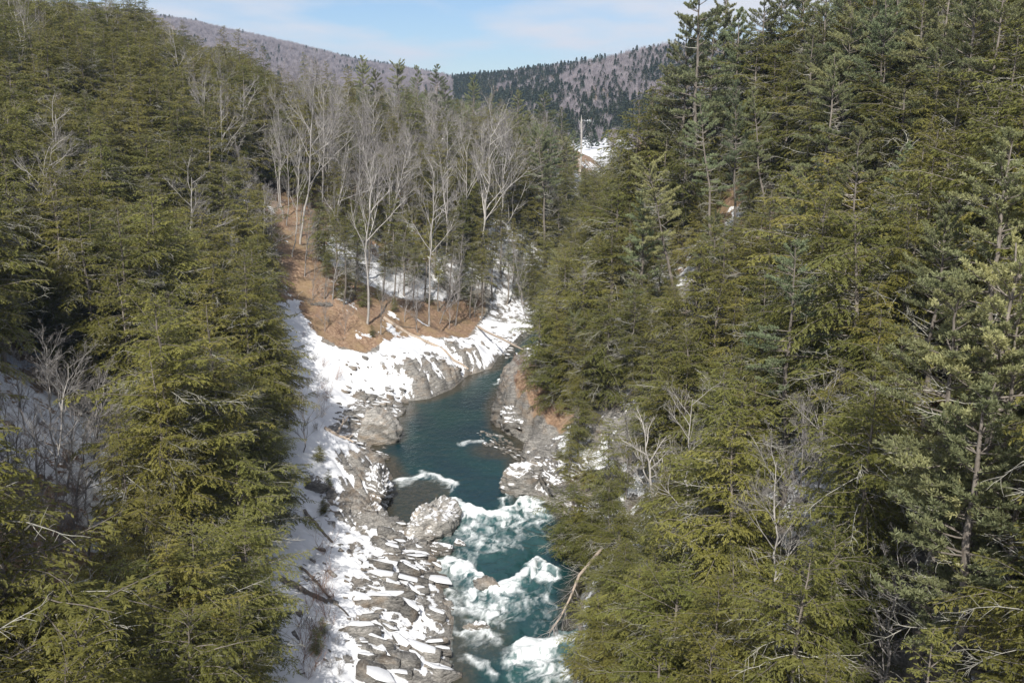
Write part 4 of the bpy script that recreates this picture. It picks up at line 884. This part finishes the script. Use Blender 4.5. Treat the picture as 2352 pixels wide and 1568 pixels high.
def slab_proto(seed, small=False):
    rng = np.random.default_rng(seed); n = int(rng.integers(5, 8)); a = np.sort(rng.uniform(0, 6.28, n) * 0.25 + np.arange(n) / n * 6.28 * 0.999)
    ex, ey = 0.5, rng.uniform(0.16, 0.30); rr = rng.uniform(0.8, 1.1, n); P = np.stack([np.cos(a) * ex * rr, np.sin(a) * ey * rr], 1); th = rng.uniform(0.12, 0.22)
    def ring(s, z, dz=0.0): return np.concatenate([P * s, np.full((n, 1), z) + rng.normal(0, dz, (n, 1))], 1)
    V = np.concatenate([ring(0.9, -th, .01), ring(1.0, -th * 0.5, .012), ring(0.985, th * 0.35, .012), ring(0.9, th * 0.5, .008), np.array([[0, 0, th * 0.52], [0, 0, -th]])])
    F4 = [[r * n + i, r * n + (i + 1) % n, (r + 1) * n + (i + 1) % n, (r + 1) * n + i] for r in range(3) for i in range(n)]
    F3 = [[3 * n + i, 3 * n + (i + 1) % n, 4 * n] for i in range(n)] + [[(i + 1) % n, i, 4 * n + 1] for i in range(n)]
    off = rng.normal(0, 0.07, 2); Q = P * rng.uniform(0.66, 0.96) * np.array([1, rng.uniform(0.7, 1.0)]) + off * 1.2
    def r2(s, z): return np.concatenate([(Q - off) * s + off, np.full((n, 1), z)], 1)
    h = rng.uniform(0.03, 0.06); z0 = th * 0.38
    SV = np.concatenate([r2(1.0, z0), r2(0.97, z0 + h * 0.75), r2(0.82, z0 + h), np.array([[off[0], off[1], z0 + h * 1.08]])])
    S4 = [[r * n + i, r * n + (i + 1) % n, (r + 1) * n + (i + 1) % n, (r + 1) * n + i] for r in range(2) for i in range(n)]; S3 = [[2 * n + i, 2 * n + (i + 1) % n, 3 * n] for i in range(n)]
    return (V, np.array(F4), np.array(F3)), (SV, np.array(S4), np.array(S3))
SL = [slab_proto(200 + k) for k in range(9)]
SLM = [(mesh('slate_slab', a[0], [a[1], a[2]], M['rock']), mesh('snow_cap', b[0], [b[1], b[2]], M['snow'], True)) for a, b in SL]
SLABS = []
def slab_field(poly, n, lo, hi, yaw, capp, tilt, place):
    Q = [np.array(at(*p)) for p in poly]; W2 = [(q[0], q[1]) for q in Q]; xs = [q[0] for q in W2]; ys = [q[1] for q in W2]; k = 0; tr = 0
    while k < n and tr < n * 60:
        tr += 1; x, y = R_(min(xs), max(xs)), R_(min(ys), max(ys))
        if not inpoly(np.array([x]), np.array([y]), W2)[0]: continue
        s = lo * (hi / lo) ** (random.random() ** 1.9); k += 1
        SLABS.append((s, x, y, max(hz(x, y), 0.05) + s * 0.05, yaw + random.gauss(0, 0.30), random.gauss(tilt, 0.11), random.gauss(0.10, 0.13), random.random() < capp, random.randrange(9), R_(0.8, 1.25), place))
slab_field([(880,1215),(1000,1245),(1005,1330),(1045,1420),(1035,1566),(850,1566),(800,1440),(860,1300)], 240, 0.45, 4.6, -0.36, 0.72, -0.14, 'shelf')
slab_field([(875,1205),(1000,1240),(1000,1290),(890,1290)], 45, 1.4, 4.2, -0.20, 0.5, -0.12, 'shelf')
slab_field([(790,870),(930,895),(930,955),(905,1000),(845,1035),(775,1000),(765,920)], 130, 0.7, 3.0, -0.35, 0.4, -0.12, 'boulder')
slab_field([(1090,1014),(1150,1008),(1212,1015),(1215,1050),(1180,1062),(1120,1055)], 130, 0.35, 1.1, -0.3, 0.16, 0.03, 'bar')
slab_field([(1120,752),(1220,752),(1222,815),(1135,815)], 90, 0.7, 2.2, -0.2, 0.8, 0.05, 'farbar')
slab_field([(1205,1060),(1290,1070),(1380,1040),(1370,1100),(1260,1130)], 45, 0.5, 1.8, -0.4, 0.6, 0.1, 'right')
slab_field([(700,1260),(800,1230),(860,1300),(800,1440),(840,1560),(660,1560)], 40, 0.5, 1.5, -0.4, 0.25, 0.15, 'slope')
slab_field([(730,790),(860,830),(1080,800),(1100,850),(980,880),(820,880)], 45, 0.5, 2.2, -0.5, 0.1, 0.15, 'dome')
SLABS.sort(key=lambda q: -q[0] / q[2])
def build_slabs():
    bag = [[], [], 0]; bag2 = [[], [], 0]
    for i, (s, x, y, z, yaw, rx, ry, cap, k, sy, place) in enumerate(SLABS):
        if i < 300:
            o = link('slate_slab', SLM[k][0], None, (x, y, z)); o.rotation_euler = (rx, ry, yaw); o.scale = (s, s * sy, s)
            if cap: link('snow_cap', SLM[k][1], o)
            U, V = proj(x, y, z); ALL.append(dict(o=o, kind='slate_slab', U=float(U), V=float(V), y=y, s=s, h=s, x=x, cap=cap, place=place))
        else:
            Mx = np.array(Euler((rx, ry, yaw)).to_matrix())
            for (V, F4, F3), bg, on in ((SL[k][0], bag, True), (SL[k][1], bag2, cap)):
                if not on: continue
                V = (V * np.array([s, s * sy, s])) @ Mx.T + np.array([x, y, z]); bg[0].append(V); bg[1] += [F4 + bg[2], F3 + bg[2]]; bg[2] += len(V)
    o = link('slate_scree', mesh('slate_scree', np.concatenate(bag[0]), bag[1], M['rock'])); tag(o, 'litter of small slate flakes between the larger slabs', kind='stuff')
    c = link('snow_cover', mesh('snow_cover', np.concatenate(bag2[0]), bag2[1], M['snow'], True), o); c['kind'] = 'stuff'
build_slabs()

# ------------------------------------------------------------------ logs, snag, shrubs, dead limb
def log(p0, p1, r0, r1, label, m='wood', lift0=0.3, lift1=0.2, stubs=5, name='fallen_log', seed=0):
    a = at(*p0); b = at(*p1); a = a + np.array([0, 0, lift0]); b = b + np.array([0, 0, lift1]); rng = np.random.default_rng(seed + 500)
    t = np.linspace(0, 1, 12)[:, None]; P = a + (b - a) * t + np.cumsum(rng.normal(0, 0.05, (12, 3)), 0)
    hh = height(P[:, 0], P[:, 1]); P[:, 2] = np.maximum(P[:, 2], hh + r1 * 0.6); c = P[0].copy(); P = P - c
    root = bpy.data.objects.new(name, None); COL.objects.link(root); root.location = c
    g = Bag(); g.tubes(P[None], np.linspace(r0, r1, 12)[None] * rng.uniform(0.92, 1.08, (1, 12)), 9); link('trunk', g.mesh('trunk', M[m], True, False), root)
    for k in range(stubs):
        o, T = sample(P[None], np.zeros(1, int), rng.uniform(0.2, 0.95, 1)); X = grow(rng, o, side_dirs(rng, T, np.array([0.9]), rng.uniform(3.4, 6.0, 1)), rng.uniform(0.5, 1.6, 1), 4, 0.2, 0.1)
        g = Bag(); g.tubes(X, np.linspace(0.05, 0.02, 4)[None], 4); link('branch_stub', g.mesh('branch_stub', M[m], False, False), root)
    return tag(root, label, 'branch' if name == 'fallen_branch' else 'log', 'fallen branches on the leaf slope' if name == 'fallen_branch' else 'fallen logs')
log((882,733), (1078,858), 0.36, 0.20, 'long bleached log sliding from the leaf slope into the river', seed=1)
log((1098,752), (1222,812), 0.26, 0.12, 'pale yellow log lying across the far snow bar', seed=2)
log((640,1328), (752,1388), 0.28, 0.20, 'dark log under the hemlocks lying on the snow slope', 'bark', seed=3)
log((700,1180), (765,1250), 0.22, 0.12, 'dark fallen trunk above the slate ledge, left bank', 'bark', seed=4)
log((745,985), (812,1018), 0.22, 0.12, 'grey driftwood log left of the boulder', seed=5)
log((775,1000), (800,960), 0.18, 0.10, 'short driftwood log behind the boulder', seed=6, stubs=2)
log((690,1310), (800,1420), 0.14, 0.07, 'thin dark pole on the snow above the slab shelf', 'bark', seed=7)
rr_ = random.Random(5); WORDS = ['leftmost', 'second from left', 'third from left', 'fourth from left', 'fifth from left', 'sixth from left', 'seventh from left', 'eighth from left', 'ninth from left', 'tenth from left', 'eleventh from left', 'rightmost']
low_spots = sorted((rr_.uniform(690, 1060), rr_.uniform(640, 790)) for _ in range(12)); high_spots = sorted((rr_.uniform(650, 720), rr_.uniform(460, 600)) for _ in range(4))
for k, (u, v) in enumerate(low_spots + high_spots):
    lab = f'thin branch fallen on the leaf slope around the birch, {WORDS[k]}' if k < 12 else f'thin branch fallen on the steep leaf strip above the birch, {WORDS[k - 12]}'
    log((u, v), (u + rr_.uniform(-45, 60), v + rr_.uniform(-4, 22)), rr_.uniform(.06, .14), .04, lab, rr_.choice(['wood', 'bark']), .12, .1, 3, 'fallen_branch', 20 + k)
def snag():
    rng = np.random.default_rng(3); path = trunk_path(rng, 17, 12, 0.12); g = Bag(); R = np.interp(np.linspace(0, 1, 12), [0, .9, 1], [0.55, 0.42, 0.06])[None]; g.tubes(path, R, 9)
    st = Bag(); o = np.array([[0.2, 0, 14.6], [-0.2, 0, 13.0], [0, .2, 15.4]]); st.tubes(grow(rng, o, np.array([[1, 0, .5], [-1, 0.2, .3], [-.3, -1, .7]]), np.array([2.0, 1.4, 1.2]), 5, 0.1, 0.12), np.linspace(.16, .03, 5)[None] * np.ones((3, 1)), 5)
    return dict(kind='snag', h=17, r=1, parts=[('trunk', g.mesh('trunk', M['pale'], True, False)), ('limb_stub', st.mesh('limb_stub', M['pale'], False, False))])
hero_top(snag(), 255, 345, 15)
hero_top(snag(), 1335, 262, 20, ymin=330, ymax=430, sx=0.6)
def dead_limb():
    a = np.array(at(1395, 1262)) + np.array([0, 0, 1.0]); pts = [a]
    for U, V, z in [(1360,1285,3.2),(1330,1320,3.3),(1310,1370,2.6),(1285,1420,1.5),(1262,1450,0.6)]: x, y = at0(U, V, z); pts.append(np.array([x, y, z]))
    P = np.array(pts) - a; rng = np.random.default_rng(7); r = bpy.data.objects.new('dead_tree', None); COL.objects.link(r); r.location = a
    g = Bag(); g.tubes(P[None], np.array([[.19, .17, .14, .10, .06, .02]]), 7); link('trunk', g.mesh('trunk', M['wood'], True, False), r)
    idx = np.zeros(26, int); o, T = sample(P[None], idx, rng.uniform(0.35, 1, 26)); X = grow(rng, o, side_dirs(rng, T, rng.uniform(0.4, 1.0, 26)), rng.uniform(1, 3, 26), 5, -0.1, 0.12)
    g = Bag(); g.tubes(X, np.linspace(.04, .012, 5)[None] * np.ones((26, 1)), 3); i2 = np.repeat(np.arange(26), 6); o, T = sample(X, i2, rng.uniform(.3, 1, len(i2)))
    X2 = grow(rng, o, side_dirs(rng, T, rng.uniform(.4, .9, len(i2))), rng.uniform(.4, 1.2, len(i2)), 4, 0, .12); g.tubes(X2, np.full((len(i2), 4), .009), 3); link('twig_set', g.mesh('twig_set', M['twig'], False, False), r)
    tag(r, 'dead grey tree arching down over the rapids from the right bank', 'tree')
dead_limb()
def shrubs():
    spots = [(745,880),(735,900),(760,905),(728,870),(750,930),(740,960),(730,990),(770,870),(745,850),(725,830),(722,915),(1190,855),(1205,865),(1185,880),(1215,880),(1230,900),(1200,900),(1245,920),(1255,935),(1270,930),(1220,925),(1240,945),(1195,840),(1285,950),(1210,840),(1260,905),
             (735,1500),(720,1440),(750,1420),(700,1530),(760,1530),(730,1380),(715,1480),(745,1470),(690,1500),(705,1400),(770,1480),(755,1370),(740,1330),(780,1550),(700,1560),(765,1440),(720,1300),(745,1280),(725,1540),(690,1450),(770,1390),
             (700,770),(712,700),(722,740),(735,770),(755,740),(700,720),(780,770),(860,770),(1330,1160),(1370,1180),(1350,1250),(1390,1340),(1380,1400),(1370,1480),(1360,1540),(1400,1440),(130,1200),(170,1150),(60,1280),(100,1330),(150,1260),(190,1220),(40,1250),(220,1180)]
    for i, (u, v) in enumerate(spots):
        p = at(u + R_(-6, 6), v + R_(-6, 6)); k = 0 if 1180 < u < 1300 else 2 if i % 3 else 1
        spawn(SHR[k], p[0], p[1], R_(0.6, 1.25), R_(0, 6.28), z=p[2], sx=R_(0.9, 1.3))
    for u, v, s in [(790,690,.28),(835,705,.22),(870,690,.2),(985,700,.2),(1050,690,.25),(1085,705,.2),(855,775,.12),(905,715,.16),(755,640,.26),(805,630,.25),(1020,660,.25),(735,585,.25),(745,1180,.12),(755,1120,.12),(735,1060,.14),(742,1460,.1),(728,1500,.12),(940,660,.25),(880,640,.25),(1290,1080,.2),(1350,1120,.25),(1260,880,.25)]:
        p = at(u, v); spawn(HEM[i % 5], p[0], p[1], s, R_(0, 6.28), z=p[2], sx=1.25, name='hemlock_sapling'); ALL[-1]['kind'] = 'hemlock_sapling'; i += 1
shrubs()

# ------------------------------------------------------------------ houses far up the valley
def house(U, V, dist, w, dp, hh, wallc, label, rz):
    x, y, z = at(U, V)
    r = bpy.data.objects.new('house', None); COL.objects.link(r); r.location = (x, y, z); r.rotation_euler = (0, 0, rz)
    def box(n, x0, x1, y0, y1, z0, z1, m, par=r):
        Vv = np.array([(a, b, c) for c in (z0, z1) for b in (y0, y1) for a in (x0, x1)]); F = np.array([[0, 2, 3, 1], [4, 5, 7, 6], [0, 1, 5, 4], [2, 6, 7, 3], [0, 4, 6, 2], [1, 3, 7, 5]])
        return link(n, mesh(n, Vv, F, m), par)
    wm = flat('house_wall', wallc); gm = flat('window_glass', (0.05, 0.06, 0.08), 0.2); tm = flat('white_trim', (0.8, 0.8, 0.8))
    box('foundation', -w / 2 + .1, w / 2 - .1, -dp / 2 + .1, dp / 2 - .1, -4, 0, flat('concrete', (0.3, 0.3, 0.3)))
    box('wall', -w / 2, w / 2, -dp / 2, dp / 2, 0, hh, wm)
    e = .6; rh = w * 0.22
    Vv = np.array([(-w/2-e, -dp/2-e, hh), (w/2+e, -dp/2-e, hh), (w/2+e, dp/2+e, hh), (-w/2-e, dp/2+e, hh), (-w/2-e, 0, hh+rh), (w/2+e, 0, hh+rh)]) + np.array([0, 0, .02])
    rf = link('roof', mesh('roof', Vv, [np.array([[0, 1, 5, 4], [2, 3, 4, 5], [3, 2, 1, 0]]), np.array([[0, 4, 3], [1, 2, 5]])], M['snow']), r)
    box('chimney', w * .2, w * .2 + .8, -.4, .4, hh + rh * .4, hh + rh + 1.2, flat('brick', (0.3, 0.14, 0.1)), rf)
    for fl in range(int(hh // 2.8)):
        for k in range(4):
            cx = -w / 2 + w * (k + .5) / 4; wn = box('window', cx - .65, cx + .65, -dp / 2 - .08, -dp / 2 + .05, .8 + fl * 2.9, 2.2 + fl * 2.9, tm); box('pane', cx - .5, cx + .5, -dp / 2 - .11, -dp / 2 - .05, .95 + fl * 2.9, 2.05 + fl * 2.9, gm, wn)
    box('door', -.5, .5, -dp / 2 - .06, -dp / 2 + .05, 0, 2.1, flat('door', (.2, .05, .04)))
    tag(r, label, 'house', 'far houses')
house(*HOUSES[0], 800, 11, 8, 4.6, (0.66, 0.65, 0.62), 'pale house with snowy roof seen through the valley gap', 0.2)
house(*HOUSES[1], 1150, 8, 7, 4.2, (0.75, 0.75, 0.75), 'small white house high on the wooded far hill', -0.3)

# ------------------------------------------------------------------ haze
def haze():
    x0, x1, y0, y1, z0, z1 = -4300, 4300, -420, 5300, -4, 330
    V = np.array([(a, b, c) for c in (z0, z1) for b in (y0, y1) for a in (x0, x1)]); F = np.array([[0, 2, 3, 1], [4, 5, 7, 6], [0, 1, 5, 4], [2, 6, 7, 3], [0, 4, 6, 2], [1, 3, 7, 5]])
    m = bpy.data.materials.new('air'); m.use_nodes = True; N = m.node_tree.nodes; N.remove(N['Principled BSDF'])
    v = N.new('ShaderNodeVolumePrincipled'); v.inputs['Color'].default_value = (0.52, 0.72, 1.0, 1); v.inputs['Density'].default_value = 0.00009; v.inputs['Anisotropy'].default_value = 0.0
    m.node_tree.links.new(v.outputs[0], N['Material Output'].inputs['Volume']); tag(link('haze', mesh('haze', V, F, m)), 'thin blue haze in the valley air', kind='stuff')
haze()

# ------------------------------------------------------------------ labels
LAND = [('the leaning pale birch', 870, 600), ('the grey boulder', 868, 1000), ('the tan rock outcrop', 995, 1195), ('the slab shelf', 960, 1420), ('the gravel bar', 1150, 1035),
        ('the crooked pine', 1515, 540), ('the three tall pines', 1690, 400), ('the white bare tree', 1505, 1110), ('the orange leaf slope', 690, 500), ('the pale snag', 255, 370),
        ('the flat-topped pine', 1245, 430), ('the leaning bare tree far left', 85, 500), ('the far-right pine trunk', 2205, 850), ('the valley gap', 1360, 310), ('the arching dead tree', 1310, 1370),
        ('the far snow bar', 1170, 790), ('the grey right cliff', 1165, 950), ('the skyline pines', 960, 180), ('the dark top right corner', 2330, 60), ('the bottom right corner', 2330, 1540),
        ('the bottom left corner', 30, 1540), ('the top left corner', 30, 30), ('the open snow far left', 150, 1030), ('the lower rapids', 1230, 1500), ('the left snow slope', 720, 1400)]
ORD = ['nearest', 'second nearest', 'third nearest', 'fourth nearest', 'fifth nearest', 'sixth nearest', 'seventh nearest', 'eighth nearest', 'ninth nearest', 'tenth nearest']
def ordinal(k): return ORD[k] if k < 10 else f'{k + 1}th nearest' if (k + 1) % 10 not in (1, 2, 3) or 10 < (k + 1) % 100 < 14 else f'{k + 1}' + {1: 'st', 2: 'nd', 3: 'rd'}[(k + 1) % 10] + ' nearest'
def label_all():
    word = {'hemlock_tree': 'hemlock', 'pine_tree': 'white pine', 'bare_tree': 'leafless tree', 'birch_tree': 'birch', 'bare_shrub': 'bare shrub', 'slate_slab': 'slate slab', 'hemlock_sapling': 'young hemlock', 'snag': 'snag'}
    grp = {'hemlock_tree': 'hemlocks on the gorge slopes', 'pine_tree': 'white pines on the gorge slopes', 'bare_tree': 'leafless trees on the gorge slopes', 'bare_shrub': 'bare shrubs along the banks', 'slate_slab': 'slate slabs on the banks', 'hemlock_sapling': 'young hemlocks on the banks'}
    cat = {'bare_shrub': 'shrub', 'slate_slab': 'rock slab'}
    cells = {}
    for a in ALL:
        if a['kind'] == 'birch_tree': tag(a['o'], 'pale birch leaning right with forked top on the orange leaf slope', 'tree'); continue
        if a['kind'] == 'snag': tag(a['o'], 'pale broken snag among the upper left hemlocks' if a['U'] < 1000 else 'slim dead trunk standing in the valley gap', 'tree'); continue
        d = [math.hypot(a['U'] - l[1], a['V'] - l[2]) for l in LAND]; k = int(np.argmin(d)); dx, dy = a['U'] - LAND[k][1], a['V'] - LAND[k][2]
        cor = 'corner' in LAND[k][0]
        di = 'near' if cor or d[k] < 25 else ('right of' if dx > 0 else 'left of') if abs(dx) > abs(dy) else ('below' if dy > 0 else 'above')
        cells.setdefault((a['kind'], k, di), []).append((d[k], a))
    for (kd, k, di), lst in cells.items():
        lst.sort(key=lambda q: q[0])
        for i, (_, a) in enumerate(lst):
            if kd == 'slate_slab': look = ('big ' if a['s'] > 1.7 else '') + ('snow-capped' if a['cap'] else 'bare grey')
            else: look = {'hemlock_tree': 'tall olive' if a['h'] > 18 else 'short olive' if a['h'] < 11 else 'olive', 'pine_tree': 'tall grey-green' if a['h'] > 23 else 'grey-green', 'bare_tree': 'tall pale' if a['h'] > 17 else 'slim pale', 'bare_shrub': 'thin twiggy', 'hemlock_sapling': 'small green'}[kd]
            tag(a['o'], f'{look} {word[kd]} {di} {LAND[k][0]}, {ordinal(i)} one', cat.get(kd, 'tree'), grp[kd], 'thing')
label_all()
print('objects', len(bpy.data.objects), 'tris', sum(len(m.loops) - 2 * len(m.polygons) for m in bpy.data.meshes))
